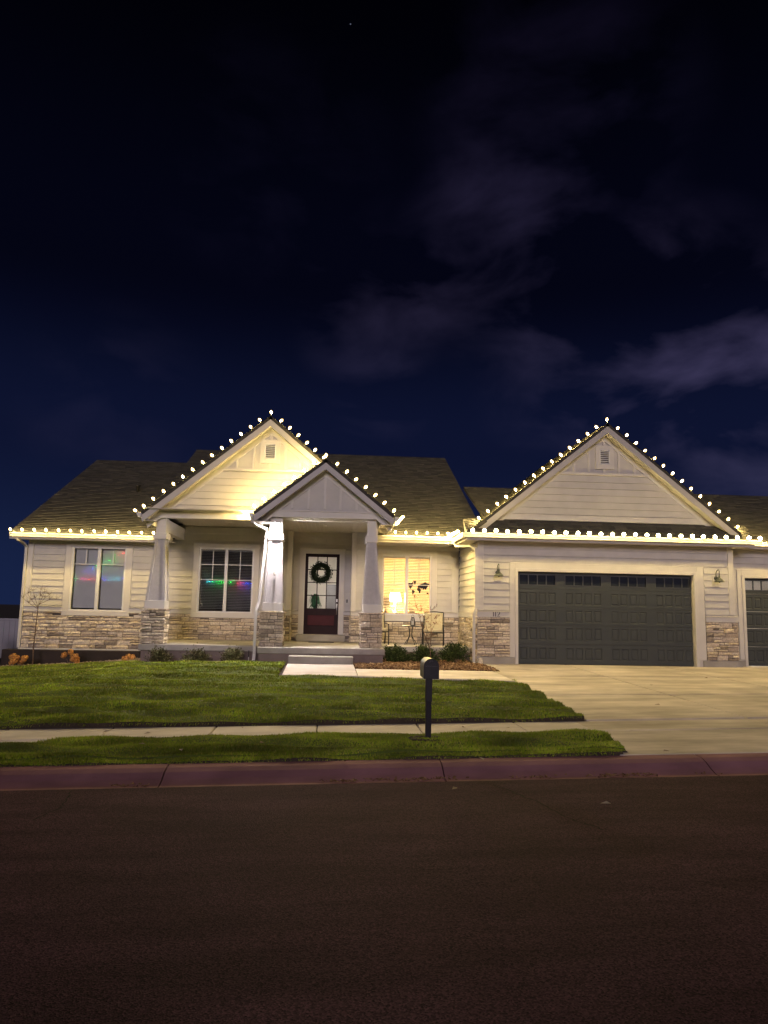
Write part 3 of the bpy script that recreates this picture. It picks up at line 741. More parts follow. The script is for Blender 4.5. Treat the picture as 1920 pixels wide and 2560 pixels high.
def stones(x0, x1, z0, z1, y, depth=.05, face='front', individual=True, holes=(), big=1.0, backing=True, rough=1.0):
    pr = part('stone_veneer', ((x0+x1)/2, y, z0)) if individual else None
    if backing:
        if face == 'front': MB().box(x0+.004, x1-.004, y-.012, y+.003, z0, z1).build('mortar_bed', 'mortar', pr or house)
    for u, z, w, h in layout(x1-x0, z1-z0, big):
        a, b, c, d = x0+u, x0+u+w, z0+z, z0+z+h
        # trim to holes (window casings reaching into the stone)
        skip = False
        for hx0, hx1, hz0, hz1 in holes:
            if b > hx0+.01 and a < hx1-.01 and d > hz0+.004 and c < hz1:
                if c > hz0-.03: 
                    if a < hx0 < b and hx0-a > .05: b = hx0
                    elif a < hx1 < b and b-hx1 > .05: a = hx1
                    else: skip = True
                else: d = hz0
        if skip: continue
        w, h = b-a, d-c; dp = depth*random.uniform(.55, 1.35)*rough; g = .013
        me = random.choice(STONES)
        if face == 'front': loc, rot = (a+g/2, y, c+g/2), (0, 0, 0)
        elif face == 'left': loc, rot = (y, b-g/2, c+g/2), (0, 0, -math.pi/2)     # faces -x, u runs along +y
        else: loc, rot = (y, a+g/2, c+g/2), (0, 0, math.pi/2)                    # faces +x
        if individual and stone_left[0] > 0:
            stone_left[0] -= 1
            link('stone', me, pr, loc=loc, rot=rot, scale=(w-g, dp, h-g))
        else:
            M4 = Matrix.LocRotScale(Vector(loc), Euler(rot), Vector((w-g, dp, h-g)))
            joined_stone.add([M4 @ v.co for v in me.vertices], [tuple(p.vertices) for p in me.polygons])
# individually visible ones first: column bases, garage piers, the two big panels
COLS = [(-4.87, -4.26, 19.40), (-1.80, -1.18, 18.85), (.75, 1.33, 18.85)]
for k, (a, b, y) in enumerate(COLS): stones(a, b, FLOOR+.002, 1.70, y+.05, .05, big=.92 if k else .8, backing=False, rough=1.3 if k == 0 else .8)
stones(3.90, 4.775, .655, 1.695, YG); stones(10.17, 11.06, .645, 1.672, YG, rough=1.3)
stones(-8.91, -4.75, .545, 1.592, YM, .05, holes=[C1], rough=1.35)
stones(-4.75, -1.21, FLOOR+.003, 1.60, YM, .045, holes=[C2])
stones(.60, 3.87, FLOOR+.003, 1.635, YM, .045, holes=[C3], big=1.05)
stones(YG, YM, .50, 1.665, 3.90, .05, face='left', individual=False, backing=False)
stones(-1.19, -.98, FLOOR+.003, 1.645, YD, .045, individual=False); stones(.395, .59, FLOOR+.003, 1.645, YD, .045, individual=False)
stones(YM-.01, YD, FLOOR+.003, 1.645, -1.20, .04, face='right', individual=False, backing=False); stones(YM-.01, YD, FLOOR+.003, 1.645, .60, .04, face='left', individual=False, backing=False)
for a, b, y in COLS:
    stones(y+.055, y+.60, FLOOR+.003, 1.70, b-.04, .045, face='right', individual=False, backing=False, big=.9)
    stones(y+.055, y+.60, FLOOR+.003, 1.70, a+.04, .045, face='left', individual=False, backing=False, big=.9)

# --- columns
def column(a, b, y, zt, x0t, x1t, mat='stucco'):
    c = part('column', ((a+b)/2, y+.3, FLOOR)); d = b-a; yb2 = y+.62
    MB().box(a+.045, b-.045, y+.048, yb2-.05, FLOOR+.001, 1.70).build('stone_core', 'mortar', c)
    # cap of ledge stones
    u = a-.03
    while u < b+.02:
        w = min(random.uniform(.13, .3), b+.03-u)
        if b+.03-u-w < .06: w = b+.03-u
        MB().box(u+.003, u+w-.003, y-.015+random.uniform(-.012, .008), y+.3, 1.702, 1.745+random.uniform(-.006, .006)).build('cap_stone', 'stone', c, bevel=.008); u += w
    MB().box(a-.02, b+.025, y+.303, yb2+.02, 1.702, 1.742).build('cap_stone', 'stone', c, bevel=.008)
    i0, i1 = a+.06, b-.035
    MB().box(i0, i1, y+.05, yb2-.05, 1.747, 1.955).build('plinth', 'trim', c, bevel=.006)
    # tapered shaft: recessed panel framed by corner boards
    zb = 1.956; zc = 3.56
    def lx(z): return lerp(i0+.006, x0t+.012, (z-zb)/(zc-zb)), lerp(i1-.006, x1t-.012, (z-zb)/(zc-zb))
    def ly(z): return lerp(y+.075, y+.11, (z-zb)/(zc-zb)), lerp(yb2-.075, yb2-.11, (z-zb)/(zc-zb))
    m = MB(); (p0, p1), (q0, q1) = lx(zb), lx(zc); (r0, r1), (s0, s1) = ly(zb), ly(zc)
    m.hexa([(p0+.025, r0+.025, zb), (p1-.025, r0+.025, zb), (p1-.025, r1-.025, zb), (p0+.025, r1-.025, zb)], [(q0+.025, s0+.025, zc), (q1-.025, s0+.025, zc), (q1-.025, s1-.025, zc), (q0+.025, s1-.025, zc)])
    m.build('shaft', mat, c)
    bw = .065
    for sx in (0, 1):
        for sy in (0, 1):
            def cor(z, k):
                X = lx(z)[sx]; Y = ly(z)[sy]; dx = bw if sx == 0 else -bw; dy = bw if sy == 0 else -bw
                return [(X, Y, z), (X+dx, Y, z), (X+dx, Y+dy, z), (X, Y+dy, z)] if sx == sy else [(X, Y, z), (X, Y+dy, z), (X+dx, Y+dy, z), (X+dx, Y, z)]
            o = MB().hexa(cor(zb, 0), cor(zc, 0)).build('corner_strip', mat, c); fix(o)
    MB().box(x0t-.02, x1t+.02, y+.085, yb2-.085, zc+.001, 3.72).build('collar', 'trim', c, bevel=.006)
    MB().box(x0t+.02, x1t-.02, y+.12, yb2-.12, 3.721, zt).build('neck', 'trim', c, bevel=.004)
    return c
c0 = column(*COLS[0], 4.12, -4.66, -4.37); column(*COLS[1], 4.14, -1.65, -1.285); column(*COLS[2], 4.14, .875, 1.15)
# --- porch slabs and steps
def porch(name, x0, x1, y0, y1, zf, xf0, xf1, yf):
    c = part(name, ((x0+x1)/2, (y0+y1)/2, zf))
    MB().box(x0, x1, y0, y1, FLOOR-.155, FLOOR).build('slab', 'concrete', c, bevel=.01)
    MB().box(xf0, xf1, yf, y1, zf, FLOOR-.156).build('foundation', 'found_concrete', c)
    return c
porch('porch_floor', -1.81, 1.385, 18.70, YD+.1, .2, -1.77, 1.345, 18.76)
porch('porch_floor', -4.86, -1.815, 19.28, YM, .1, -4.80, -1.82, 19.35)
porch('porch_floor', 1.39, 3.86, 20.28, YM, .2, 1.40, 3.84, 20.36)
MB().box(-1.01, .585, 18.33, 18.755, .40, .662).build('step', 'concrete', house, bevel=.012)
MB().box(-1.02, .45, YD-.42, YD+.02, FLOOR+.001, 1.045).build('door_step', 'concrete', house, bevel=.008)
MB().box(-9.30, -5.45, 21.86, YM+.1, -.3, .50).build('foundation', 'dark_found', house, bevel=.01)
MB().box(-5.45, -4.85, 21.95, YM+.1, -.1, .50).build('foundation', 'found_concrete', house)
MB().box(3.93, 4.90, YG-.05, YG+.1, .3, .645).build('foundation', 'concrete', house, bevel=.008)
MB().box(10.065, 10.99, YG-.05, YG+.1, .3, .638).build('foundation', 'concrete', house, bevel=.008)
MB().box(10.99, 11.52, YR-.05, YR+.1, .3, .63).build('foundation', 'concrete', house, bevel=.008)
stones(11.10, 11.345, .64, 1.68, YR, .05, individual=False)
trim('belt_board', 11.0, 11.36, 1.69, 1.83, YR, .05)
if joined_stone.v:
    o = joined_stone.build('stone_veneer', 'stone', house); o['kind'] = 'stuff'

# --- front door
dr = part('front_door', (-.3, YD, 1.05)); x0, x1, z0, z1 = DOOR; yl = YD+.05
a0, a1, b0, b1 = -.715*kd, .137*kd, dz(1.832), dz(3.378)
m = MB(); m.box(x0, x1, yl, yl+.05, z0, b0).box(x0, x1, yl, yl+.05, b1, z1).box(x0, a0, yl, yl+.05, b0, b1).box(a1, x1, yl, yl+.05, b0, b1)
m.build('leaf', 'door_paint', dr)
for i in range(1, 3):
    xx = lerp(a0, a1, i/3); MB().box(xx-.014, xx+.014, yl-.003, yl+.03, b0, b1).build('muntin', 'door_paint', dr)
for j in range(1, 4):
    zz = lerp(b0, b1, j/4); MB().box(a0, a1, yl-.005, yl+.028, zz-.013, zz+.013).build('muntin', 'door_paint', dr)
MB().box(a0, a1, yl+.031, yl+.037, b0, b1).build('pane', 'glass_clear', dr)
pz0, pz1 = dz(1.30), dz(1.655)
MB().hexa([(a0, yl-.002, pz0), (a1, yl-.002, pz0), (a1, yl+.01, pz0), (a0, yl+.01, pz0)], [(a0, yl-.002, pz1), (a1, yl-.002, pz1), (a1, yl+.01, pz1), (a0, yl+.01, pz1)]).build('panel_bed', 'door_paint', dr)
MB().box(a0+.03, a1-.03, yl-.016, yl-.003, pz0+.03, pz1-.03).build('panel', 'door_panel', dr, bevel=.008)
h = MB().box(.175*kd-.022, .175*kd+.022, yl-.014, yl, dz(2.03), dz(2.12)).build('deadbolt', 'brushed', dr, bevel=.004)
h = MB().box(.175*kd-.024, .175*kd+.024, yl-.014, yl, dz(1.86), dz(1.98)).build('handle', 'brushed', dr, bevel=.004)
MB().tube([(.178*kd, yl-.01, dz(1.93)), (.18*kd, yl-.055, dz(1.90)), (.18*kd, yl-.06, dz(1.78)), (.178*kd, yl-.03, dz(1.67)), (.176*kd, yl, dz(1.66))], .011, 8).build('grip', 'brushed', h, smooth=True)
cx0, cx1, czt = -.965*kd, .388*kd, dz(3.63)
trim('door_casing', cx0, x0, 1.05, z1, YD, .045); trim('door_casing', x1, cx1, 1.05, z1, YD, .045); trim('door_casing', cx0-.012, cx1+.012, z1, czt, YD, .052)
trim('doorbell', .47, .51, 2.02, 2.12, YD, .05, 'galv')

# --- garage doors
def panel_mesh():
    m = MB()
    # recessed raised-edge panel, unit size in x,z
    o = [(0, 0, 0), (1, 0, 0), (1, 0, 1), (0, 0, 1)]
    i1 = [(.10, .016, .09), (.90, .016, .09), (.90, .016, .91), (.10, .016, .91)]
    i2 = [(.20, .004, .17), (.80, .004, .17), (.80, .004, .83), (.20, .004, .83)]
    m.add(o+i1+i2, [(0, 1, 5, 4), (1, 2, 6, 5), (2, 3, 7, 6), (3, 0, 4, 7), (4, 5, 9, 8), (5, 6, 10, 9), (6, 7, 11, 10), (7, 4, 8, 11), (8, 9, 10, 11)])
    return m.mesh('panel', 'garage_paint')
PAN = panel_mesh()
def garage_door(x0, x1, z0, z1, y, groups, pane='garage_pane'):
    g = part('garage_door', ((x0+x1)/2, y, z0))
    rows = [(.58, .91), (1.10, 1.44), (1.58, 1.91), (2.05, 2.38)]
    wz = (2.59, 2.845)
    bounds = [z0, 1.005, 1.51, 1.98, 2.475, z1]
    gw = (x1-x0)/groups if groups else 0
    cols = []
    for q in range(groups):
        s = x0+.075+q*1.264
        for k in range(4): cols.append((s+k*.2615, s+k*.2615+.205))
    wins = [(x0+.075+q*1.264, x0+.075+q*1.264+.985) for q in range(groups)]
    for r in range(4):
        m = MB(); a, b = bounds[r]+.004, bounds[r+1]-.004; p0, p1 = rows[r]
        m.box(x0, x1, y, y+.05, a, p0).box(x0, x1, y, y+.05, p1, b)
        for s0, s1 in subtract(x0, x1, [(c0, c1) for c0, c1 in cols]): m.box(s0, s1, y, y+.05, p0, p1)
        sec = m.build('door_section', 'garage_paint', g)
        for c0, c1 in cols: link('panel', PAN, sec, loc=(c0, y, p0), scale=(c1-c0, 1, p1-p0))
    m = MB(); a, b = bounds[4]+.004, z1
    m.box(x0, x1, y, y+.05, a, wz[0]).box(x0, x1, y, y+.05, wz[1], b)
    for s0, s1 in subtract(x0, x1, wins): m.box(s0, s1, y, y+.05, wz[0], wz[1])
    m.box(x0, x1, y+.012, y+.03, a-.004, a)
    sec = m.build('door_section', 'garage_paint', g)
    for w0, w1 in wins:
        fr = MB().box(w0-.02, w1+.02, y-.012, y-.001, wz[0]-.025, wz[0]).box(w0-.02, w1+.02, y-.012, y-.001, wz[1], wz[1]+.025).box(w0-.02, w0, y-.012, y-.001, wz[0], wz[1]).box(w1, w1+.02, y-.012, y-.001, wz[0], wz[1])
        for k in range(1, 4):
            xx = lerp(w0, w1, k/4); fr.box(xx-.012, xx+.012, y-.01, y+.02, wz[0], wz[1])
        fr.build('window_frame', 'garage_dark', g)
        for k in range(4):
            MB().box(lerp(w0, w1, k/4)+.012, lerp(w0, w1, (k+1)/4)-.012, y+.015, y+.02, wz[0], wz[1]).build('pane', pane, g)
    return g
garage_door(4.995, 9.862, .475, 2.925, YG+.12, 4)
garage_door(11.59, 14.9, .475, 2.915, YR+.12, 2, 'glass_garage')
# dark garage behind the big door
MB().box(5, 9.86, YG+1.2, YG+1.25, .45, 3.2).build('garage_interior', 'drywall_dark', house)
# casings round the garage openings: jamb, inner stop, outer casing
def gcasing(x0, x1, z0, z1, y, wo, right=True):
    trim('door_casing', x0-wo, x0-.085, .66, z1+.235, y, .035)
    trim('door_jamb', x0-.083, x0, .47, z1+.083, y, .05)
    if right:
        trim('door_casing', x1+.085, x1+wo+.06, .66, z1+.235, y, .035); trim('door_jamb', x1, x1+.083, .47, z1+.083, y, .05)
    trim('door_casing', x0-.084, x1+.084, z1+.085, z1+.235, y, .034)
    trim('door_jamb', x0+.001, x1-.001, z1, z1+.083, y, .05)
    MB().box(x0-.02, x0+.006, y+.006, y+.118, .47, z1-.004).build('door_jamb', 'trim', house); MB().box(x1-.006, x1+.02, y+.006, y+.118, .47, z1-.004).build('door_jamb', 'trim', house)
gcasing(4.988, 9.868, .47, 2.93, YG, .222); gcasing(11.58, 14.9, .47, 2.92, YR, .22)

# --- roofs
def roof_plane(eA, eB, rA, rB, name='roof_slope', exp_=.145):
    """eaves A->B, ridge A->B; sheathing with shingle courses laid on it"""
    eA, eB, rA, rB = map(Vector, (eA, eB, rA, rB))
    n = (eB-eA).cross(rA-eA).normalized()
    if n.z < 0: n = -n
    t = .09
    s = MB().hexa([eA-n*t, eB-n*t, rB-n*t, rA-n*t], [eA, eB, rB, rA]).build(name, 'roof_edge', house); fix(s)
    L = (rA-eA).length; k = max(1, int(L/exp_)); m = MB()
    lo = .014*n; hi = .003*n
    for i in range(k):
        v0, v1 = i/k, min(1, (i+1.12)/k)
        A0, B0, A1, B1 = eA.lerp(rA, v0), eB.lerp(rB, v0), eA.lerp(rA, v1), eB.lerp(rB, v1)
        Wd = (B0-A0).length; u = 0; jit = random.uniform(0, .3)
        u = -jit
        while u < Wd:
            w = random.choice([.17, .25, .33, .20]); p, q = max(0, u)/Wd, min(Wd, u+w)/Wd
            if q > p+1e-4:
                d = random.choice([0, 0, .006])
                l2 = lo+n*d
                P0, P1 = A0.lerp(B0, p), A0.lerp(B0, q); Q0, Q1 = A1.lerp(B1, p), A1.lerp(B1, q)
                m.add([P0+l2, P1+l2, Q1+hi, Q0+hi, P0, P1], [(0, 1, 2, 3), (4, 5, 1, 0)])
            u += w
    o = m.build('shingles', 'shingle', s); o['kind'] = 'stuff'; return s
roof_plane((-9.28, 21.62, 3.83), (-4.6, 21.62, 3.83), (-9.28, 28.87, 7.42), (-4.6, 28.87, 7.42))
roof_plane((-5.45, 22.6, 4.86), (-1.0, 22.6, 4.86), (-5.45, 28.8, 7.95), (-1.0, 28.8, 7.95))
roof_plane((1.22, 20.76, 3.94), (4.42, 20.76, 3.94), (1.22, 28.8, 7.95), (4.42, 28.8, 7.95))
roof_plane((-1.0, 22.9, 5.007), (1.22, 22.9, 5.007), (-1.0, 28.8, 7.95), (1.22, 28.8, 7.95))
roof_plane((4.42, 19.45, 3.89), (18, 19.45, 3.89), (4.42, 24.5, 6.06), (18, 24.5, 6.06))
SL = .80
def gable_roof(xa, za, half, y0, y1, s):
    zl = za-s*half
    roof_plane((xa-half, y1, zl), (xa-half, y0, zl), (xa, y1, za), (xa, y0, za))
    roof_plane((xa+half, y0, zl), (xa+half, y1, zl), (xa, y0, za), (xa, y1, za))
gable_roof(-1.735, 6.88, 3.22, 19.10, 26.5, .832)
gable_roof(-.23, 5.64, 1.80, 18.50, 22.0, .793)
gable_roof(7.425, 7.03, 3.66, 19.084, 25.5, .805)
# skirt roof below the garage gable
roof_plane((3.50, 18.93, 3.885), (11.40, 18.93, 3.885), (3.50, 19.43, 4.315), (11.40, 19.43, 4.315))
# garage left-side eave slope, running back over the porch corner
roof_plane((3.50, 20.9, 3.885), (3.50, 18.93, 3.885), (4.0, 20.9, 4.26), (4.0, 18.93, 4.26))
MB().lathe([(.05, 0), (.05, .28), (.10, .30), (.10, .34), (.03, .36)], 12, (-6.72, 25.3, 5.55)).build('roof_vent', 'black_metal', house, smooth=True)
# rakes: fascia, soffit boards, frieze on the wall
def rake(xa, za, half, s, yf, yw, th=.185, soff_t=.02, frieze=.17, left_only=False):
    zl = za-s*half; tp = .085
    for sg in (-1, 1):
        xe = xa+sg*half
        poly = [(xa, za-tp), (xe, zl-tp), (xe-sg*.03, zl-tp-th*.9), (xa, za-tp-th)]
        if sg < 0: poly = poly[::-1]
        o = MB().prism(poly, yf-.004, yf+.03).build('rake_fascia', 'fascia', house); fix(o)
        # sloped soffit between fascia and wall, in short boards
        n = int(math.hypot(half, s*half)/.155)
        zb = -tp-th+.03
        for i in range(n):
            u0, u1 = i/n+.02/n, (i+1)/n-.02/n
            A = [(lerp(xa, xe, u), lerp(za, zl, u)+zb) for u in (u0, u1)]
            if abs(A[1][0]-xe) < .12: continue
            m = MB().prism([(A[0][0], A[0][1]), (A[1][0], A[1][1]), (A[1][0], A[1][1]+.015), (A[0][0], A[0][1]+.015)], yf+.031, yw+.01)
            o = m.build('soffit_board', 'soffit', house); fix(o)
        zf = zb-.004
        poly = [(xa, za+zf), (lerp(xa, xe, .985), lerp(za, zl, .985)+zf), (lerp(xa, xe, .985)-sg*.04, lerp(za, zl, .985)+zf-frieze), (xa, za+zf-frieze)]
        o = MB().prism(poly, yw-.035, yw+.01).build('rake_frieze', 'trim', house); fix(o)
rake(-1.735, 6.87, 3.20, .832, 19.10, 19.45)
rake(-.23, 5.63, 1.79, .793, 18.50, 18.85, .17, frieze=.16)
rake(7.425, 7.02, 3.64, .805, 19.084, YG)
# gable walls: board and batten above, laps below
def gable_wall(xa, zt, s, base, divider, y, half, vent, th=.12, laps=True, bat=(-.42, 0, .42), vent_dx=0):
    zb = zt-s*half
    poly = [(xa-half, zb), (xa+half, zb), (xa, zt)]
    if zb < base:
        h2 = (zt-base)/s; poly = [(xa-h2, base), (xa+h2, base), (xa, zt)]
    o = MB().prism(poly, y, y+th).build('gable_wall', 'siding', house); fix(o)
    g = part('gable_cladding', (xa, y, base))
    def xr(z): return (zt-z)/s
    if laps:
        z = base+.16
        trim('gable_band', xa-xr(base)+.02, xa+xr(base)-.02, base, base+.155, y, .03, parent=g)
        while z < divider-.03:
            z1 = min(z+EXP, divider); a, b = xr(z)-.02, xr(z1)-.02
            o = MB().add([(xa-a, y-.034, z+.009), (xa+a, y-.034, z+.009), (xa+b, y-.006, z1), (xa-b, y-.006, z1), (xa-a, y+.002, z+.009), (xa+a, y+.002, z+.009)],
                         [(0, 1, 2, 3), (4, 5, 1, 0)]).build('siding_board', 'siding', g)
            z += EXP
        w = xr(divider); trim('gable_band', xa-w+.02, xa+w-.02, divider, divider+.07, y, .05, parent=g)
    for dx in bat:
        x = xa+dx; top = zt-s*abs(dx)-.06
        if vent and abs(x-(vent[0]+vent[1])/2) < .2:
            trim('batten', x-.03, x+.03, divider+.07, vent[2], y, .034, parent=g); trim('batten', x-.03, x+.03, vent[3], top, y, .034, parent=g)
        else: trim('batten', x-.03, x+.03, divider+.07, top, y, .034, parent=g)
    if vent:
        x0, x1, z0, z1 = vent; v = part('gable_vent', ((x0+x1)/2, y, z0)); fw = .115
        MB().box(x0, x0+fw, y-.05, y+.002, z0+fw, z1-fw).box(x1-fw, x1, y-.05, y+.002, z0+fw, z1-fw).box(x0, x1, y-.05, y+.002, z1-fw, z1).box(x0, x1, y-.05, y+.002, z0, z0+fw).build('frame', 'trim', v)
        a, b, c, d = x0+fw, x1-fw, z0+fw, z1-fw
        MB().box(a, b, y-.001, y+.0, c, d).build('backing', 'black_metal', v)
        MB().box(a, a+.025, y-.058, y-.003, c, d).box(b-.025, b, y-.058, y-.003, c, d).box(a, b, y-.058, y-.003, d-.025, d).box(a, b, y-.058, y-.003, c, c+.025).build('inner_frame', 'vinyl', v)
        n = 7
        for i in range(n):
            zz = lerp(c+.03, d-.025, (i+.5)/n)
            MB().add([(a+.025, y-.045, zz-.012), (b-.025, y-.045, zz-.012), (b-.025, y-.012, zz+.014), (a+.025, y-.012, zz+.014), (a+.025, y-.042, zz-.022), (b-.025, y-.042, zz-.022)], [(0, 1, 2, 3), (4, 5, 1, 0)]).build('louvre', 'vinyl', v)
gable_wall(-1.735, 6.62, .832, 4.12, 5.43, 19.45, 3.10, (-2.0, -1.475, 5.645, 6.30), bat=(-.88, -.44, 0, .40, .81))
gable_wall(-.23, 5.40, .793, 4.30, 4.30, 18.85, 1.45, None, laps=False, bat=(-.84, -.42, 0, .40, .82))
gable_wall(7.425, 6.76, .805, 4.33, 5.62, YG, 3.06, (7.18, 7.70, 5.80, 6.46), bat=(-.84, -.42, 0, .42, .86))
# beams over the porches, soffits
MB().box(-1.98, 1.50, 18.82, 19.02, 4.15, 4.305).build('beam', 'trim', house, bevel=.005)
MB().box(-1.62, 1.16, 18.79, 18.86, 4.306, 4.335).build('beam_cap', 'trim', house)
MB().box(-2.0, -1.80, 19.02, 19.44, 4.02, 4.15).build('beam', 'trim', house)
MB().box(-4.80, -1.66, 19.395, 19.60, 4.108, 4.262).build('beam', 'trim', house, bevel=.005)
MB().box(-4.66, -4.42, 19.60, YM, 3.78, 4.118).build('beam', 'trim', house, bevel=.005)
MB().box(1.03, 1.19, 19.3, YM, 3.72, 4.15).build('beam', 'trim', house)
MB().box(-1.60, -1.44, 19.3, YM, 3.90, 4.15).build('beam', 'trim', house)
for x in np.arange(-1.44, 1.02, .118):
    MB().box(x+.003, min(x+.115, 1.02), 19.022, YD, 4.152, 4.17).build('soffit_board', 'soffit', house)
for x in np.arange(-4.41, -1.62, .118):
    MB().box(x+.003, x+.115, 19.602, YM, 4.215, 4.23).build('soffit_board', 'soffit', house)
MB().box(-4.9, 1.6, 19.0, YD+.3, 4.30, 4.32).build('ceiling', 'soffit', house)
MB().lathe([(.075, 0), (.075, .012), (.05, .012)], 16, (-2.9, 20.9, 4.20)).build('downlight', 'white_plastic', house, smooth=True)
MB().lathe([(.075, 0), (.075, .012), (.05, .012)], 16, (-.25, 20.6, 4.138)).build('downlight', 'white_plastic', house, smooth=True)
# eave soffits and fascias
def eave(x0, x1, y0, yw, z, mat='soffit', fasc=True):
    MB().box(x0, x1, y0+.02, yw, z-.165, z-.15).build('eave_soffit', mat, house)
    MB().box(x0, x1, y0, y0+.025, z-.185, z-.012).build('eave_fascia', 'fascia', house)
eave(-9.25, -4.66, 21.62, YM, 3.83); eave(1.18, 3.52, 20.76, YM, 3.93); eave(3.52, 11.38, 18.95, YG, 3.885); eave(11.0, 18, 19.46, YR, 3.89)
MB().box(3.50, 3.90, 18.975, 20.8, 3.70, 3.715).build('eave_soffit', 'soffit', house)
MB().box(3.52, 3.545, 18.975, 20.78, 3.70, 3.87).build('eave_fascia', 'fascia', house)
# portico and gable side eaves
MB().box(1.20, 1.53, 18.55, 20.8, 3.985, 4.0).build('eave_soffit', 'soffit', house); MB().box(-1.99, -1.6, 18.55, 19.45, 3.985, 4.0).build('eave_soffit', 'soffit', house)
MB().box(-4.95, -4.62, 19.15, 22.2, 4.0, 4.015).build('eave_soffit', 'soffit', house); MB().box(-4.95, -4.925, 19.15, 22.2, 4.0, 4.18).build('eave_fascia', 'fascia', house)

# gutters: K profile
def gutter_x(x0, x1, y, z):
    p = [(y, z), (y-.105, z), (y-.118, z-.012), (y-.113, z-.03), (y-.098, z-.06), (y-.085, z-.075), (y-.075, z-.115), (y, z-.115)]
    o = MB().prism_x(p, x0, x1).build('gutter', 'gutter', house); fix(o); return o
def gutter_y(y0, y1, x, z, sg):
    p = [(x, z), (x+sg*.105, z), (x+sg*.118, z-.012), (x+sg*.113, z-.03), (x+sg*.098, z-.06), (x+sg*.085, z-.075), (x+sg*.075, z-.115), (x, z-.115)]
    if sg < 0: p = p[::-1]
    o = MB().prism(p, y0, y1).build('gutter', 'gutter', house); fix(o); return o
gutter_x(-9.22, -4.88, 21.618, 3.825); gutter_x(1.22, 3.40, 20.758, 3.93); gutter_x(3.38, 11.50, 18.928, 3.885); gutter_x(11.52, 18, 19.448, 3.89)
gutter_y(18.93, 20.76, 3.498, 3.885, -1); gutter_y(18.52, 20.7, 1.575, 4.19, 1); gutter_y(18.52, 19.44, -2.035, 4.19, -1); gutter_y(19.12, 21.5, -4.955, 4.20, -1)
gutter_x(1.20, 1.57, 18.62, 4.12) if False else None
# downspouts
d = .07
MB().rtube([(3.46, 20.55, 3.76), (3.50, 20.50, 3.66), (3.72, 19.55, 3.60), (3.835, 19.36, 3.50), (3.84, 19.345, 3.30), (3.84, 19.345, 1.93), (3.775, 19.30, 1.76), (3.775, 19.30, .52), (3.775, 19.26, .48)], .075, .06).build('downspout', 'gutter', house)
MB().rtube([(-2.06, 18.62, 4.08), (-2.05, 18.64, 3.98), (-1.98, 18.75, 3.92), (-1.72, 18.98, 3.84), (-1.70, 19.0, 3.70), (-1.83, 18.97, 1.95), (-1.895, 18.95, 1.76), (-1.895, 18.95, .66), (-1.90, 18.9, .50)], .07, .055).build('downspout', 'gutter', house)
MB().rtube([(-9.02, 21.58, 3.72), (-9.01, 21.62, 3.62), (-8.97, 22.0, 3.53), (-8.955, 22.12, 3.45), (-8.955, 22.13, .55)], .07, .055).build('downspout', 'gutter', house)

# ------------------------------------------------------------------ light strings
def bulb_mesh(mat, env='bulb_glass'):
    k = .46
    me = MB().lathe([(.012*k, .008), (.026*k, .018), (.037*k, .036), (.036*k, .052), (.025*k, .068), (.009*k, .078)], 9).mesh('bulb', mat, True)
    if env:
        ev = MB().lathe([(.014, 0), (.028, .012), (.041, .034), (.040, .054), (.028, .080), (.009, .098)], 12).mesh('halo_envelope', env, True)
        bm = bmesh.new(); bm.from_mesh(me); n0 = len(bm.faces); bm.from_mesh(ev); bm.faces.ensure_lookup_table()
        for f_ in bm.faces[n0:]: f_.material_index = 1
        bm.to_mesh(me); bm.free(); me.materials.append(MATS[env])
    return me
BULB = bulb_mesh('bulb_warm'); BULB_R = bulb_mesh('bulb_rake')
DOME = MB().lathe([(.040, .030), (.039, .052), (.031, .074), (.016, .090), (.006, .094)], 10).mesh('bulb', 'bulb_dome', True)
HOOD = MB().lathe([(.016, -.03), (.024, -.01), (.046, .014), (.050, .034), (.044, .030)], 12).mesh('socket', 'white_plastic', True)  # socket flared into an added hood that keeps light off the gable
SOCK = MB().lathe([(.020, -.040), (.022, -.02), (.018, 0.0), (.013, .006)], 8).mesh('socket', 'black_metal', True)
def light_string(label, runs, group='warm bulb strings along the roof edges', hood=False):
    """runs: list of (start, end, count, bulb direction); bulbs sit evenly on each run"""
    t = thing('light_string', label, 'string lights', runs[0][0], group)
    for A, B, n, d in runs:
        A, B, d = Vector(A), Vector(B), Vector(d).normalized()
        sag = [A.lerp(B, i/24)+Vector((0, 0, -.006*abs(math.sin(i*1.3)))) for i in range(25)]
        MB().tube(sag, .006, 5).build('cord', 'black_metal', t)
        for i in range(n):
            p = A.lerp(B, (i/(n-1)) if n > 1 else .5)
            dd = (d+Vector((random.uniform(-.12, .12), random.uniform(-.12, .12), random.uniform(-.08, .08)))).normalized()
            q = dd.to_track_quat('Z', 'X').to_euler()
            b = link('bulb', DOME if hood else BULB_R if abs(d.x) > .3 and abs(d.z) > .5 else BULB, t, loc=p+dd*.028, rot=q)
            s = link('socket', HOOD if hood else SOCK, b, loc=p+dd*.028, rot=q)
def up_rake(xa, za, half, s, y, off=.035):
    nl = Vector((-s, 0, 1)).normalized(); nr = Vector((s, 0, 1)).normalized()
    apex = Vector((xa, y, za+off)); L = Vector((xa-half, y, za-s*half))+nl*off; R = Vector((xa+half, y, za-s*half))+nr*off
    return apex, L, R, nl, nr
f = Vector((0, -.75, .55))
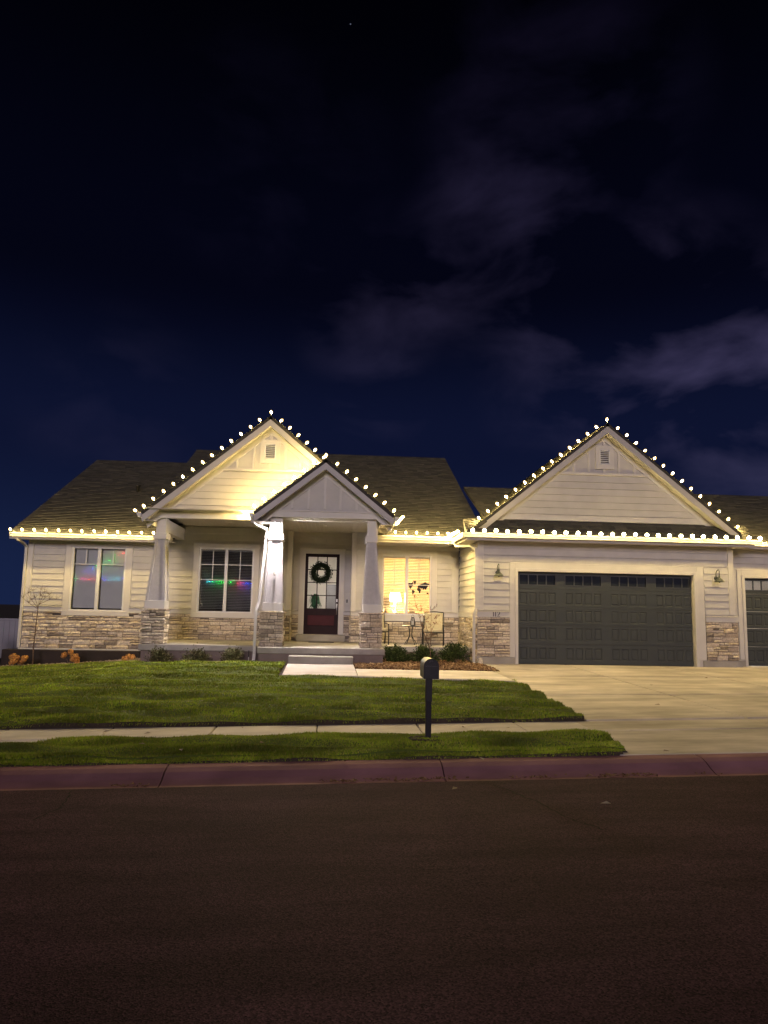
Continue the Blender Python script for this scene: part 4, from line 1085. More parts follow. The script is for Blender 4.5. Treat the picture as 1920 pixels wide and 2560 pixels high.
# left wing eave
light_string('row of bulbs along the low eave of the left wing', [((-9.17, 21.475, 3.855), (-5.17, 21.475, 3.855), 13, f)])
ap, L, R, nl, nr = up_rake(-1.735, 6.88, 3.22, .832, 19.15)
dL = (ap-L)
light_string('bulbs climbing both rakes of the tallest gable over the porch window', [(L+dL*.035, L+dL*.925, 13, nl+Vector((0, .08, 0))), (ap, ap, 1, Vector((0, -.1, 1))), (ap+(R-ap)*.072, ap+(R-ap)*.43, 6, nr+Vector((0, .08, 0))),
             ((-5.06, 19.2, 4.23), (-5.06, 19.8, 4.23), 2, Vector((-1, 0, .3)))])
ap, L, R, nl, nr = up_rake(-.23, 5.64, 1.80, .793, 18.55)
dL = ap-L
light_string('bulbs edging the small entry gable above the front door', [(L+dL*.05, L+dL*.86, 7, nl+Vector((0, .08, 0))), (ap, ap, 1, Vector((0, -.1, 1))), (ap+(R-ap)*.135, ap+(R-ap)*.955, 7, nr+Vector((0, .08, 0))),
             ((1.72, 18.75, 4.20), (1.72, 20.4, 4.20), 5, Vector((1, 0, .4))), ((-2.18, 18.75, 4.20), (-2.18, 19.35, 4.20), 3, Vector((-1, 0, .4)))])
light_string('row of bulbs over the lamp-lit office window between entry and garage', [((1.45, 20.645, 3.98), (3.28, 20.645, 3.98), 7, f), ((3.36, 20.5, 3.90), (3.36, 19.05, 3.90), 5, Vector((-1, 0, .4)))])
light_string('long row of bulbs on the gutter above the double garage door', [((3.62, 18.80, 3.945), (11.40, 18.80, 3.945), 26, Vector((0, -.9, -.22)))], hood=True)
ap, L, R, nl, nr = up_rake(7.425, 7.03, 3.66, .805, 19.134)
light_string('bulbs climbing both rakes of the garage gable', [(L+(ap-L)*.045, L+(ap-L)*.93, 14, nl+Vector((0, .08, 0))), (ap, ap, 1, Vector((0, -.1, 1))), (ap+(R-ap)*.07, ap+(R-ap)*.965, 14, nr+Vector((0, .08, 0)))])
light_string('bulbs on the gutter over the single garage bay', [((11.72, 19.30, 3.90), (14.8, 19.30, 3.90), 10, f)])

# ------------------------------------------------------------------ fixtures on the house
fl = thing('soffit_light', 'bright white downlight blazing at the top of the entry column', 'light', (-1.45, 18.66, 4.0))
MB().lathe([(.085, 0), (.085, .02), (.07, .02)], 18, (-1.45, 18.80, 3.962)).build('housing', 'white_plastic', fl, smooth=True)
MB().lathe([(.058, 0), (.058, .008)], 18, (-1.45, 18.80, 3.958), (0, -.12, -1)).build('lens', 'flood_lens', fl)
hk = thing('flag_bracket', 'small metal flag bracket halfway up the lit entry column', 'bracket', (-1.465, 18.93, 2.68))
MB().box(-1.495, -1.435, 18.915, 18.945, 2.64, 2.72).build('plate', 'brushed', hk, bevel=.005)
MB().tube([(-1.465, 18.92, 2.66), (-1.465, 18.84, 2.73)], .016, 10).build('socket_tube', 'brushed', hk, smooth=True)
def sconce(x, z, y, label):
    t = thing('wall_lamp', label, 'wall lamp', (x, y, z), 'gooseneck lamps beside the garage door')
    MB().box(x-.085, x+.10, y-.04, y, z-.17, z+.13).build('mount_block', 'trim', t, bevel=.005)
    MB().lathe([(.055, 0), (.055, .02), (.03, .03)], 14, (x, y-.04, z+.06), (0, -1, 0)).build('back_plate', 'galv', t, smooth=True)
    pts = [(x, y-.06, z+.06)]+[(x+.0+.02*math.sin(a), y-.14+.085*math.cos(a), z+.20+.09*math.sin(a)) for a in np.linspace(-.2, math.pi, 11)]+[(x, y-.225, z+.10)]
    MB().tube(pts, .011, 8).build('gooseneck', 'galv', t, smooth=True)
    MB().lathe([(.028, .13), (.030, .07), (.055, .05), (.075, .035), (.128, -.03), (.132, -.045), (.126, -.045), (.070, .02), (.02, .03)], 20, (x, y-.225, z)).build('shade', 'galv', t, smooth=True)
    MB().lathe([(.02, .02), (.035, -.01), (.034, -.045), (.012, -.065)], 12, (x, y-.225, z)).build('bulb_glass', 'black_metal', t, smooth=True)
sconce(4.42, 2.82, YG-.02, 'unlit gooseneck barn lamp above the house number 112')
sconce(10.48, 2.80, YG-.02, 'unlit gooseneck barn lamp between the two garage doors')
# house number
hn = thing('house_number', 'dark metal house number 112 on the belt board by the garage', 'house number', (4.40, YG-.05, 1.71))
def strokes(pl, name='digit'):
    m = MB()
    for seg in pl: m.rtube([(x, YG-.052, z) for x, z in seg], .018, .012) if False else m.tube([(x, YG-.056, z) for x, z in seg], .010, 6)
    m.build(name, 'black_metal', hn)
zb = 1.713; H = .13
for xx in (4.315, 4.375): strokes([[(xx, zb), (xx, zb+H)], [(xx, zb+H), (xx-.022, zb+H-.012)]])
strokes([[(4.425, zb+H*.8), (4.44, zb+H*.97), (4.465, zb+H), (4.487, zb+H*.88), (4.487, zb+H*.70), (4.46, zb+H*.38), (4.424, zb), (4.495, zb)]])
# wreath
wr = thing('wreath', 'dark evergreen wreath hanging on the glazed front door', 'wreath', (-.33, YD-.02, 2.55))
def leaf_cloud(m, pts, size, flat=.35):
    for p in pts:
        d = Vector((random.gauss(0, 1), random.gauss(0, 1), random.gauss(0, 1))).normalized(); s = size*random.uniform(.6, 1.3)
        u = d.orthogonal().normalized(); p = Vector(p)
        m.add([p-u*s*flat*.5, p+d*s*.5-u.cross(d)*s*.08, p+u*s*flat*.5, p-d*s*.5], [(0, 1, 2), (0, 2, 3)])
m = MB(); cxw, czw, yw = -.333, dz(2.90), YD+.015
MB().tube([(cxw+.235*math.cos(a), yw, czw+0.24*math.sin(a)) for a in np.linspace(0, 2*math.pi, 33)], .075, 8, cap=False).build('ring', 'leaf_wreath', wr)
pts = []
for _ in range(2600):
    a = random.uniform(0, 2*math.pi); q = min(.125, abs(random.gauss(0, .08))); b = random.uniform(0, 2*math.pi)
    rr = .235+q*math.cos(b); pts.append((cxw+rr*math.cos(a), yw-abs(q*math.sin(b))*.9, czw+rr*math.sin(a)))
leaf_cloud(m, pts, .07, .28); o = m.build('needles', 'leaf_wreath', wr); o['kind'] = 'stuff'
mat_ = MB().box(-.62, .12, 21.55, 22.15, FLOOR+.001, FLOOR+.016).build('door_mat', 'black_metal', None, bevel=.004); tag(mat_, 'thin dark mat lying before the front door', 'door mat')

# ------------------------------------------------------------------ interior things seen through glass
lm = thing('table_lamp', 'glowing table lamp on the desk behind the office window', 'lamp', (2.0, 23.0, 1.745))
MB().lathe([(.09, 0), (.09, .02), (.025, .04), (.018, .12), (.018, .40)], 14, (2.0, 23.0, 1.746)).build('stand', 'brushed', lm, smooth=True)
MB().lathe([(.20, 0), (.13, .25), (.125, .25), (.195, 0)], 20, (2.0, 23.0, 2.10)).build('shade', 'lamp_glow', lm, smooth=True)
dk = thing('desk', 'dark wooden desk behind the office window', 'desk', (2.3, 22.95, .9))
MB().box(1.1, 3.6, 22.62, 23.35, 1.70, 1.745).build('desk_top', 'wood_desk', dk)
for x in (1.15, 3.5):
    for y in (22.66, 23.28): MB().box(x, x+.05, y, y+.05, .9, 1.70).build('leg', 'wood_desk', dk)
mo = thing('monitor', 'black monitor standing on the desk left of the lamp', 'monitor', (1.68, 22.8, 1.746))
MB().box(1.5, 1.83, 22.78, 22.82, 1.85, 2.20).build('screen', 'black_metal', mo); MB().box(1.6, 1.72, 22.74, 22.86, 1.746, 1.85).build('stand', 'black_metal', mo)
bk = MB().hexa([(2.42, 22.66, 1.747), (2.60, 22.66, 1.747), (2.60, 22.69, 1.747), (2.42, 22.69, 1.747)], [(2.40, 22.72, 1.93), (2.56, 22.72, 1.88), (2.56, 22.75, 1.88), (2.40, 22.75, 1.93)]).build('picture_frame', 'black_metal', None); tag(bk, 'small dark picture frame leaning on the office desk', 'picture frame')
for k in range(4):
    o = MB().box(2.35+.02*k, 2.62-.01*k, 22.66, 22.8, 1.747+.001, 1.747+.03) if False else None
# world map on the right-hand pane
wm = thing('map_decal', 'black world map silhouettes on the lamp-lit office window', 'decal', (2.65, YM+.07, 2.3))
def U(p): return [(2.31+.69*x, 2.29+.43*z) for x, z in p]
LANDS = {
 'north_america': [(.0, .80), (.06, .86), (.16, .84), (.24, .92), (.26, .80), (.20, .74), (.25, .66), (.19, .60), (.17, .50), (.13, .44), (.16, .37), (.12, .40), (.08, .50), (.05, .64), (.0, .70)],
 'greenland': [(.24, 1.0), (.38, 1.0), (.37, .86), (.32, .72), (.28, .84)],
 'south_america': [(.20, .36), (.26, .36), (.33, .25), (.29, .15), (.25, .08), (.22, -.02), (.21, .12), (.19, .26)],
 'africa': [(.42, .45), (.46, .50), (.55, .48), (.60, .38), (.58, .26), (.55, .13), (.52, .13), (.49, .28), (.42, .34)],
 'eurasia': [(.42, .56), (.46, .66), (.52, .74), (.60, .78), (.68, .84), (.78, .92), (.86, .84), (1.0, .80), (1.0, .72), (.92, .70), (.88, .58), (.84, .46), (.79, .38), (.75, .46), (.70, .38), (.66, .48), (.60, .44), (.56, .52), (.48, .52)],
 'australia': [(.82, .13), (.88, .22), (.93, .18), (.94, .08), (.88, .08)]}
for nm, pl in LANDS.items():
    o = MB().prism(U(pl), YM+.050, YM+.055).build('landmass', 'decal', wm); fix(o)
# entry hall: plant, wall shelf, stair screen and a lit ceiling fixture
pl = thing('house_plant', 'leafy green plant on the hall stand behind the front door', 'plant', (-.52, 24.0, .98))
MB().box(-.85, -.2, 23.85, 24.25, .98, 1.60).build('stand', 'drywall', pl)
MB().lathe([(.08, 0), (.12, .2), (.10, .2)], 14, (-.52, 24.0, 1.602)).build('pot', 'white_plastic', pl, smooth=True)
m = MB()
for k in range(70):
    a = random.uniform(0, 6.28); r = random.uniform(.1, .28); h2 = random.uniform(.12, .5)
    pts = [Vector((-.52, 24.0, 1.8)), Vector((-.52+.5*r*math.cos(a), 24+.5*r*math.sin(a), 1.8+h2)), Vector((-.52+r*math.cos(a), 24+r*math.sin(a), 1.8+h2*.6-.1))]
    w = Vector((-math.sin(a), math.cos(a), 0))*.018
    m.add([pts[0]-w, pts[0]+w, pts[1]+w*1.4, pts[1]-w*1.4, pts[2]], [(0, 1, 2, 3), (3, 2, 4)])
m.build('leaves', 'leaf_house', pl)
sc_ = MB().box(-.15, .52, 25.2, 25.25, .99, 2.65).build('hall_screen', 'drywall_dark', None); tag(sc_, 'grey glass partition standing inside the entry hall', 'screen')
cf = thing('ceiling_light', 'lit ceiling fixture inside the entry hall', 'ceiling light', (-.3, 24.6, 3.74))
MB().lathe([(.22, 0), (.22, .05), (.05, .06)], 20, (-.3, 24.6, 3.68)).build('diffuser', 'ceiling_glow', cf, smooth=True)
gl_ = thing('garage_light', 'lit strip light inside the single garage bay', 'strip light', (12.6, 21.6, 3.39))
MB().box(12.0, 13.2, 21.5, 21.7, 3.33, 3.39).build('tube', 'garage_glow', gl_)

# ------------------------------------------------------------------ porch furniture
def chair(cx, cy_, rz, label):
    t = thing('patio_chair', label, 'chair', (cx, cy_, FLOOR), 'patio chairs on the office porch')
    R = Matrix.Translation((cx, cy_, FLOOR)) @ Matrix.Rotation(rz, 4, 'Z')
    def tf(p): return tuple(R @ Vector(p))
    def tb(pts, r, nm): MB().tube([tf(p) for p in pts], r, 8).build(nm, 'black_metal', t, smooth=True)
    for s in (-1, 1):
        tb([(s*.30, -.28, 0), (s*.30, -.29, .40), (s*.29, -.30, .56)], .016, 'leg')
        tb([(s*.30, .26, 0), (s*.30, .22, .30), (s*.29, .28, .62), (s*.28, .36, .93)], .016, 'leg')
        tb([(s*.29, -.32, .565), (s*.31, -.10, .585), (s*.30, .28, .60)], .019, 'arm_rest')
    tb([(-.30, -.285, .36), (.30, -.285, .36)], .015, 'rail'); tb([(-.30, .235, .36), (.30, .235, .36)], .015, 'rail')
    tb([(-.28, .36, .93), (0, .39, .955), (.28, .36, .93)], .016, 'rail')
    def cush(p0, p1, p2, p3, th, nm):
        a = [Vector(tf(p)) for p in (p0, p1, p2, p3)]; n = (a[1]-a[0]).cross(a[3]-a[0]).normalized()*th
        MB().hexa([tuple(v) for v in a], [tuple(v+n) for v in a]).build(nm, 'cushion', t, bevel=.02)
    cush((-.275, -.28, .37), (.275, -.28, .37), (.275, .22, .34), (-.275, .22, .34), .10, 'seat')
    cush((-.265, .20, .44), (.265, .20, .44), (.26, .34, .92), (-.26, .34, .92), -.07, 'backrest')
chair(2.97, 21.25, -.18, 'cushioned metal patio chair between side table and garage wall')
chair(1.33, 21.25, .12, 'cushioned metal patio chair half hidden behind the entry column')
tb = thing('side_table', 'small round dark metal side table on the porch', 'table', (2.33, 21.35, FLOOR))
MB().lathe([(.25, 0), (.262, .008), (.262, .022), (.25, .026)], 24, (2.33, 21.35, FLOOR+.51)).build('table_top', 'black_metal', tb, smooth=False)
for k in range(4):
    a = k*math.pi/2+.5; c, s = math.cos(a), math.sin(a)
    MB().tube([(2.33+r*c, 21.35+r*s, FLOOR+z) for r, z in ((.085, .51), (.055, .42), (.045, .30), (.06, .22), (.13, .12), (.185, .06), (.20, 0))], .011, 7).build('leg', 'black_metal', tb, smooth=True)
MB().lathe([(.052, 0), (.052, .012)], 14, (2.33, 21.35, FLOOR+.26)).build('brace', 'black_metal', tb)
ln = thing('lantern', 'black tapered lantern standing on the side table', 'lantern', (2.38, 21.33, FLOOR+.537))
zl = FLOOR+.537
MB().lathe([(.072, 0), (.076, .02), (.07, .025)], 14, (2.38, 21.33, zl)).build('base', 'black_metal', ln)
for k in range(8):
    a = k*math.pi/4; MB().tube([(2.38+.07*math.cos(a), 21.33+.07*math.sin(a), zl+.022), (2.38+.062*math.cos(a), 21.33+.062*math.sin(a), zl+.13), (2.38+.042*math.cos(a), 21.33+.042*math.sin(a), zl+.225)], .006, 5).build('bar', 'black_metal', ln)
MB().lathe([(.045, 0), (.047, .02), (.02, .03)], 14, (2.38, 21.33, zl+.222)).build('top', 'black_metal', ln)
MB().lathe([(.03, 0), (.03, .10)], 12, (2.38, 21.33, zl+.026)).build('candle', 'white_plastic', ln)
MB().tube([(2.38+.04*math.cos(a), 21.33, zl+.24+.075*math.sin(a)) for a in np.linspace(0, math.pi, 10)], .005, 6).build('handle', 'black_metal', ln)

# ------------------------------------------------------------------ mailbox
mb = thing('mailbox', 'black arched mailbox on a square post beside the pavement', 'mailbox', (1.265, 9.42, .2))
zg = strip_z(1.265, 9.42)
MB().box(1.232, 1.302, 9.40, 9.47, zg-.1, .70).build('post', 'post_paint', mb, bevel=.004)
MB().box(1.226, 1.308, 9.394, 9.476, .701, .985).build('post_sleeve', 'mailbox_black', mb, bevel=.003)
def arch(w, h, n=14):
    r = w/2; return [(-r, 0), (r, 0)]+[(r*math.cos(a), h-r+r*math.sin(a)) for a in np.linspace(0, math.pi, n)]
bx = .182; bh = .245; xc = 1.289; z0b = .987
RZ = Matrix.Translation((xc, 9.36, z0b)) @ Matrix.Rotation(-.015, 4, 'Z')
def mbx(poly, y0, y1, nm, mat, sm=False):
    m = MB().prism(poly, y0, y1); m.v = [tuple(RZ @ Vector(v)) for v in m.v]; o = m.build(nm, mat, mb); fix(o); return o
mbx(arch(bx, bh), .0, .48, 'box', 'mailbox_black')
dd = mbx(arch(bx+.014, bh+.008), -.014, -.001, 'door', 'mailbox_black')
mbx([(-.086, .156), (.086, .156), (.086, .160), (-.086, .160)], -.017, -.0145, 'seam', 'black_metal')
mbx([(-.02, .205), (.02, .205), (.02, .225), (-.02, .225)], -.03, -.015, 'latch', 'mailbox_black')
ring = MB()
for k in range(60):
    a = k/60*6.283; r = random.uniform(.12, .24); ring.lathe([(.018, -.008), (.03, 0), (.012, .012)], 6, (1.265+r*math.cos(a), 9.43+r*.7*math.sin(a), zg+.006))
o = ring.build('bare_soil', 'soil'); o['kind'] = 'stuff'; tag(o, 'bare dark soil round the mailbox post', 'soil')

# ------------------------------------------------------------------ planting
def shrub(x, y, z, rx, rz_, leaf, mat, label, n, spiky=.5, group=None):
    t = thing('shrub', label, 'shrub', (x, y, z), group); r = random.Random(int(abs(x*100)))
    br = MB(); lv = MB()
    for k in range(26):
        a = r.uniform(0, 6.28); el = r.uniform(.25, 1.35)
        d = Vector((math.cos(a)*math.cos(el)*rx, math.sin(a)*math.cos(el)*rx*.85, math.sin(el)*rz_)); L = r.uniform(.75, 1.12)
        P = [Vector((x+r.uniform(-.04, .04), y+r.uniform(-.04, .04), z)), Vector((x, y, z))+d*.5*L+Vector((0, 0, .03)), Vector((x, y, z))+d*L]
        br.tube(P, [.008, .005, .002], 4)
        for q in range(n//26):
            s = r.uniform(.35, 1.05)**.8; p = P[0].lerp(P[2], s)+Vector((r.gauss(0, .045), r.gauss(0, .045), r.gauss(0, .035)))
            p.z = max(p.z, z+.02)
            dr_ = (d.normalized()+Vector((r.gauss(0, .7), r.gauss(0, .7), r.gauss(0, .6)))).normalized()
            u = dr_.orthogonal().normalized(); u = u*math.cos(q)+u.cross(dr_)*math.sin(q); w = leaf*spiky*.5; l = leaf*r.uniform(.7, 1.3)
            lv.add([p, p+dr_*l*.5+u*w, p+dr_*l, p+dr_*l*.5-u*w], [(0, 1, 2, 3)])
    o = br.build('branches', 'bark', t); o['kind'] = 'stuff'
    o = lv.build('leaves', mat, t); o['kind'] = 'stuff'
shrub(-4.22, 18.93, .38, .33, .37, .05, 'leaf_olive', 'olive round shrub beside the stone column base of the porch', 1500, .55, 'small shrubs before the left porch')
shrub(-3.33, 18.95, .41, .31, .36, .05, 'leaf_olive', 'olive round shrub midway along the left porch slab', 1500, .55, 'small shrubs before the left porch')
shrub(-2.42, 18.95, .44, .33, .35, .05, 'leaf_olive', 'olive round shrub next to the thin marker stake', 1500, .55, 'small shrubs before the left porch')
shrub(1.80, 19.45, .46, .38, .42, .075, 'leaf_green', 'dark green spiky shrub beside the entry column', 2600, .30, 'dark shrubs in the mulch bed')
shrub(2.50, 19.50, .46, .36, .40, .075, 'leaf_green', 'dark green spiky shrub under the red-leaved sapling', 2600, .30, 'dark shrubs in the mulch bed')
shrub(3.30, 19.50, .47, .40, .46, .075, 'leaf_green', 'dark green spiky shrub next to the garage downspout', 2800, .30, 'dark shrubs in the mulch bed')
shrub(-10.1, 21.6, .0, .75, 1.25, .07, 'leaf_green', 'tall dark bush in front of the pale side fence', 3600, .4)
def hydrangea(x, y, z, w, h, n, label):
    t = thing('hydrangea', label, 'hydrangea', (x, y, z), 'dried hydrangeas along the dark foundation'); r = random.Random(int(abs(x*77)))
    for k in range(n):
        a = r.uniform(0, 6.28); q = r.uniform(.15, 1)
        p = Vector((x+w*q*math.cos(a), y+w*.6*q*math.sin(a), z+h*r.uniform(.35, 1)*(1.05-.35*q)))
        MB().tube([(x+r.uniform(-.03, .03), y, z), ((x+p.x)/2, (y+p.y)/2, z+(p.z-z)*.6), tuple(p)], [.006, .005, .004], 5).build('stem', 'bark', t)
        m = MB(); R0 = r.uniform(.07, .092)
        for i in range(90):
            d = Vector((r.gauss(0, 1), r.gauss(0, 1), r.gauss(0, 1))).normalized(); d.z *= .85
            c = p+d*R0*r.uniform(.8, 1.05); u = d.orthogonal().normalized(); v = u.cross(d); s = .017
            m.add([c+u*s, c+v*s, c-u*s, c-v*s], [(0, 1, 2, 3)])
        o = m.build('flower_head', 'petal_dry', t); o['kind'] = 'stuff'
hydrangea(-8.58, 21.1, .07, .30, .40, 13, 'rust dried hydrangea near the outer end of the dark foundation')
hydrangea(-7.13, 21.1, .14, .27, .40, 12, 'tallest rust dried hydrangea midway along the dark foundation')
hydrangea(-5.56, 21.1, .20, .20, .27, 9, 'small rust dried hydrangea near the porch corner')
def sapling(x, y, z, forks, label, leaves, mat):
    t = thing('sapling', label, 'sapling', (x, y, z)); r = random.Random(3)
    for name, pts, r0, r1 in forks:
        n = len(pts); MB().tube(pts, [lerp(r0, r1, i/(n-1)) for i in range(n)], 6).build(name, 'bark', t)
    tips = [p for nm, pts, _, _ in forks if nm == 'branch' for p in pts[1:]]
    tw = MB()
    for p in tips:
        for k in range(4 if leaves else 6):
            d = Vector((r.gauss(0, .10), r.gauss(0, .08), r.uniform(.05, .17)))
            tw.tube([p, tuple(Vector(p)+d*.6), tuple(Vector(p)+d+Vector((r.gauss(0, .02), 0, .02)))], [.0045, .003, .0015], 4)
            if leaves:
                for q in range(leaves):
                    c = Vector(p)+d*r.uniform(.4, 1.1)+Vector((r.gauss(0, .02), r.gauss(0, .02), r.gauss(0, .02))); u = Vector((r.gauss(0, 1), r.gauss(0, 1), r.gauss(0, 1))).normalized(); v = u.orthogonal().normalized(); s = .026
                    MBL.add([c-u*s, c+v*s*.6, c+u*s, c-v*s*.6], [(0, 1, 2, 3)])
    o = tw.build('twigs', 'bark', t); o['kind'] = 'stuff'
    if leaves: o = MBL.build('leaves', mat, t); o['kind'] = 'stuff'
MBL = MB(); y = 19.2
sapling(2.62, y, .46, [('trunk', [(2.63, y, .44), (2.62, y, .67), (2.60, y, .88)], .018, .013),
    ('branch', [(2.60, y, .88), (2.50, y, 1.08), (2.41, y+.02, 1.35), (2.33, y, 1.62), (2.25, y, 1.90), (2.17, y, 2.16)], .012, .003),
    ('branch', [(2.60, y, .88), (2.63, y-.02, 1.15), (2.62, y, 1.45), (2.64, y, 1.84)], .010, .003),
    ('branch', [(2.50, y, 1.08), (2.52, y-.1, 1.32), (2.45, y-.1, 1.58), (2.36, y-.08, 1.78)], .008, .003),
    ('branch', [(2.62, y, 1.30), (2.72, y, 1.48), (2.76, y, 1.62)], .006, .002)], 'thin sapling with a few red leaves behind the mailbox', 2, 'leaf_red')
MBL = MB(); y = 21.4
fk = [('trunk', [(-8.24, y, .08), (-8.25, y, .60), (-8.23, y, 1.2), (-8.21, y, 1.72)], .020, .012)]
for k in range(7):
    a = -1.1+k*.37; L = random.uniform(.42, .62)
    fk.append(('branch', [(-8.21, y, 1.66+.02*k), (-8.21+.5*L*math.sin(a), y+.05*math.cos(k*2), 1.68+.5*L*math.cos(a)+.02*k), (-8.21+L*math.sin(a)*.85, y+.08*math.cos(k*2), 1.70+L*math.cos(a)*.95)], .008, .003))
sapling(-8.24, y, .08, fk, 'bare young tree by the outer corner of the left wing', 0, None)
# mulch bed and stone border
def chips(name, label, cat, n, region, mat, zf, s=(.02, .05), th=.01):
    m = MB(); k = 0
    while k < n:
        p = region(); 
        if p is None: continue
        x, y = p; z = zf(x, y)+random.uniform(0, .03); a = random.uniform(0, 6.28); l, w = random.uniform(*s), random.uniform(*s)*.5
        u = Vector((math.cos(a), math.sin(a), random.uniform(-.5, .5))).normalized(); v = u.cross(Vector((random.gauss(0, .3), random.gauss(0, .3), 1))).normalized(); nn = u.cross(v)*th
        c = Vector((x, y, z)); q = [c-u*l-v*w, c+u*l-v*w*.7, c+u*l*.9+v*w, c-u*l*.8+v*w*.8]
        m.hexa([tuple(t_) for t_ in q], [tuple(t_-nn) for t_ in q]); k += 1
    o = m.build(name, mat); o['kind'] = 'stuff'; tag(o, label, cat); return o
def reg_m():
    x = random.uniform(.62, 3.95); y = random.uniform(17.2, 20.3)
    if x > 3.75 and y > 19.2: return None
    if y < lerp(17.30, 17.12, (x-.6)/3.2): return None
    if y < 17.9 and random.random() < .0: return None
    if x < 1.36 and y > 18.72: return None
    return x, y
bed = MB().add([(.60, 17.26, .455), (3.86, 17.10, .455), (3.86, 20.35, .47), (.60, 20.35, .47)], [(0, 1, 2, 3)]).build('planting_bed', 'soil'); bed['kind'] = 'structure'
chips('mulch', 'brown wood chip mulch under the dark shrubs by the front walk', 'mulch', 5200, reg_m, 'mulch', lambda x, y: .462, (.025, .06))
def reg_r():
    x = random.uniform(-12, -1.95); y = random.uniform(18.3, 21.85); b = lawn_back(x)
    top = 19.33 if x > -4.85 else 21.85
    if b-.05 < y < top: return x, y
    return None
chips('border_gravel', 'tan river pebbles in the bed along the left foundation', 'gravel', 5200, reg_r, 'rock', lambda x, y: z_house(x)-.02, (.018, .045), .022)
def reg_g():
    x = random.uniform(-6, 7); c = math.sin(x*2.3)+math.sin(x*5.9+1)+math.sin(x*.8)
    if random.random()*2.6 > c+.25: return None
    return x, 8.11+abs(random.gauss(0, .03))
chips('gutter_litter', 'dark leaf litter gathered in the gutter along the kerb', 'litter', 420, reg_g, 'mulch', lambda x, y: G*x+.004, (.008, .022), .004)
# fallen leaves on road, pavement and drive
LEAF = MB().add([(-.05, 0, .004), (-.01, -.032, .016), (.05, 0, .006), (.0, .034, .02)], [(0, 1, 2), (0, 2, 3)]).mesh('fallen_leaf', 'leaf_fallen')
for x, y in [(2.60, 6.93), (1.30, 7.62), (1.75, 8.5), (-2.4, 10.3), (-1.2, 10.7), (1.9, 10.4), (2.5, 10.3), (-3.0, 10.5), (5.5, 12.2), (6.6, 14.9), (8.5, 16.3), (3.9, 8.45), (.2, 8.5), (-.8, 9.4), (-2.2, 9.2), (-1.7, 9.0)]:
    zz = (G*x+.03) if y < 8.04 else (.185+G*x if 10.02 < y < 10.9 and x < 3.6 else z_drive(x, y)+.004 if y > 10.9 or x > 3.7 else (.07+G*x if y < 8.3 else (.14+G*x if y < 8.66 else strip_z(x, y)+.03)))
    o = link('fallen_leaf', LEAF, loc=(x, y, zz+.004), rot=(random.uniform(-.2, .2), random.uniform(-.2, .2), random.uniform(0, 6)), scale=[random.uniform(.6, 1.1)]*3)
    where = 'asphalt road' if y < 8.04 else 'kerb' if y < 8.66 else 'concrete driveway' if x > 3.7 else 'grass verge' if y < 10.02 else 'pavement slabs'
    tag(o, 'small dry fallen leaf lying on the %s' % where, 'leaf', 'fallen leaves on the %s' % where)
st = thing('marker_stake', 'thin black and white marker stake before the left porch slab', 'stake', (-2.05, 19.15, .42))
MB().tube([(-2.05, 19.15, .42), (-2.05, 19.15, .57)], .010, 8).build('base', 'white_plastic', st); MB().tube([(-2.05, 19.15, .571), (-2.05, 19.15, .74)], .012, 8).build('stem', 'black_metal', st)
ul = MB().hexa([(3.86, 19.12, .45), (3.99, 19.12, .45), (3.99, 19.24, .45), (3.86, 19.24, .45)], [(3.88, 19.15, .64), (3.97, 19.15, .64), (3.97, 19.22, .64), (3.88, 19.22, .64)]).build('landscape_stone', 'stone', None, bevel=.015); tag(ul, 'small upright stone at the foot of the garage downspout', 'stone')
# fence
fe = thing('fence', 'pale vinyl fence beyond the outer corner of the left wing', 'fence', (-11.5, 24, .2))
for k in range(24):
    x = -13.6+.17*k; MB().box(x, x+.164, 24.0, 24.03, .15, 1.27).build('board', 'fence_vinyl', fe)
MB().box(-13.65, -9.5, 23.97, 24.06, 1.271, 1.33).build('rail', 'fence_vinyl', fe); MB().box(-13.65, -9.5, 23.97, 24.06, .10, .149).build('rail', 'fence_vinyl', fe)

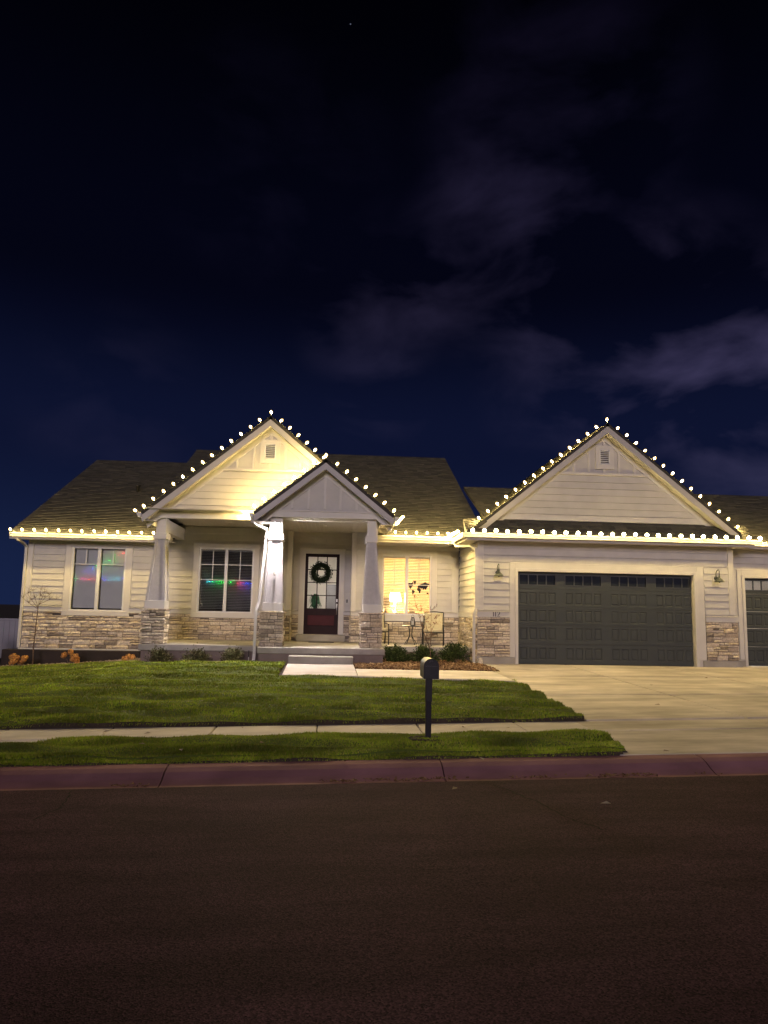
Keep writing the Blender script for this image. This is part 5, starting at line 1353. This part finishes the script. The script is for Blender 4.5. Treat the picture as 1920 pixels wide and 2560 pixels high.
# ------------------------------------------------------------------ the house across the street (mirrored in the dark windows)
nb = thing('house', 'neighbouring house across the street hung with coloured bulbs', 'house', (-13, -18, 0))
yn = -17.0
MB().box(-23, -4.5, yn-.3, yn-.05, -.5, 3.6).build('wall', 'siding', nb)
MB().box(-10.5, -10.2, yn-.05, yn+.05, -.4, 4.7).build('post', 'trim', nb)
o = MB().prism([(-22.3, 3.6), (-11.8, 3.6), (-17.05, 6.5)], yn-.2, yn-.06).build('gable_wall', 'siding', nb); fix(o)
o = MB().prism([(-22.8, 3.62), (-17.05, 6.75), (-11.3, 3.62), (-11.5, 3.55), (-17.05, 6.55), (-22.6, 3.55)], yn-8, yn+.25).build('roof', 'shingle', nb); fix(o)
o = MB().add([(-23.4, yn+.4, 3.75), (-4.0, yn+.4, 3.75), (-4.0, yn-6, 6.8), (-23.4, yn-6, 6.8)], [(0, 1, 2, 3)]).build('roof', 'shingle', nb)
for x0, x1 in ((-20.2, -18.4), (-9.5, -8.3), (-7.4, -6.2)):
    w = MB().box(x0, x1, yn-.06, yn-.03, .9, 2.5).build('window', 'trim', nb); MB().box(x0+.08, x1-.08, yn-.035, yn-.02, .98, 2.42).build('pane', 'black_metal', w)
LED = {c: bulb_mesh('led_'+c, None) for c in ('red', 'green', 'blue', 'pink', 'cyan')}
def led_string(label, runs):
    t = thing('light_string', label, 'string lights', runs[0][0], 'coloured bulb strings across the street')
    for A, B, n, cols in runs:
        A, B = Vector(A), Vector(B); MB().tube([A, B], .01, 5).build('cord', 'black_metal', t)
        for i in range(n):
            c = cols[min(len(cols)-1, int(i/n*len(cols)))]
            link('bulb', LED[c], t, loc=A.lerp(B, (i+.5)/n), rot=(math.radians(70), 0, 0), scale=(1.5, 1.5, 1.3))
led_string('coloured bulbs along the eave of the house opposite', [((-21.5, yn+.45, 3.75), (-16.5, yn+.45, 3.85), 15, ['green', 'pink', 'red', 'blue', 'cyan', 'blue']),
    ((-10.2, yn+.45, 3.80), (-8.8, yn+.45, 3.74), 8, ['cyan', 'green', 'green']), ((-8.5, yn+.45, 3.80), (-6.5, yn+.45, 3.64), 11, ['green', 'red', 'pink', 'blue', 'blue'])])
led_string('coloured bulbs up the gable of the house opposite', [((-20.0, yn+.4, 4.3), (-17.0, yn+.4, 6.0), 12, ['blue', 'green', 'green', 'green', 'red']), ((-17.0, yn+.4, 6.0), (-14.0, yn+.4, 4.4), 12, ['red', 'pink', 'blue'])])
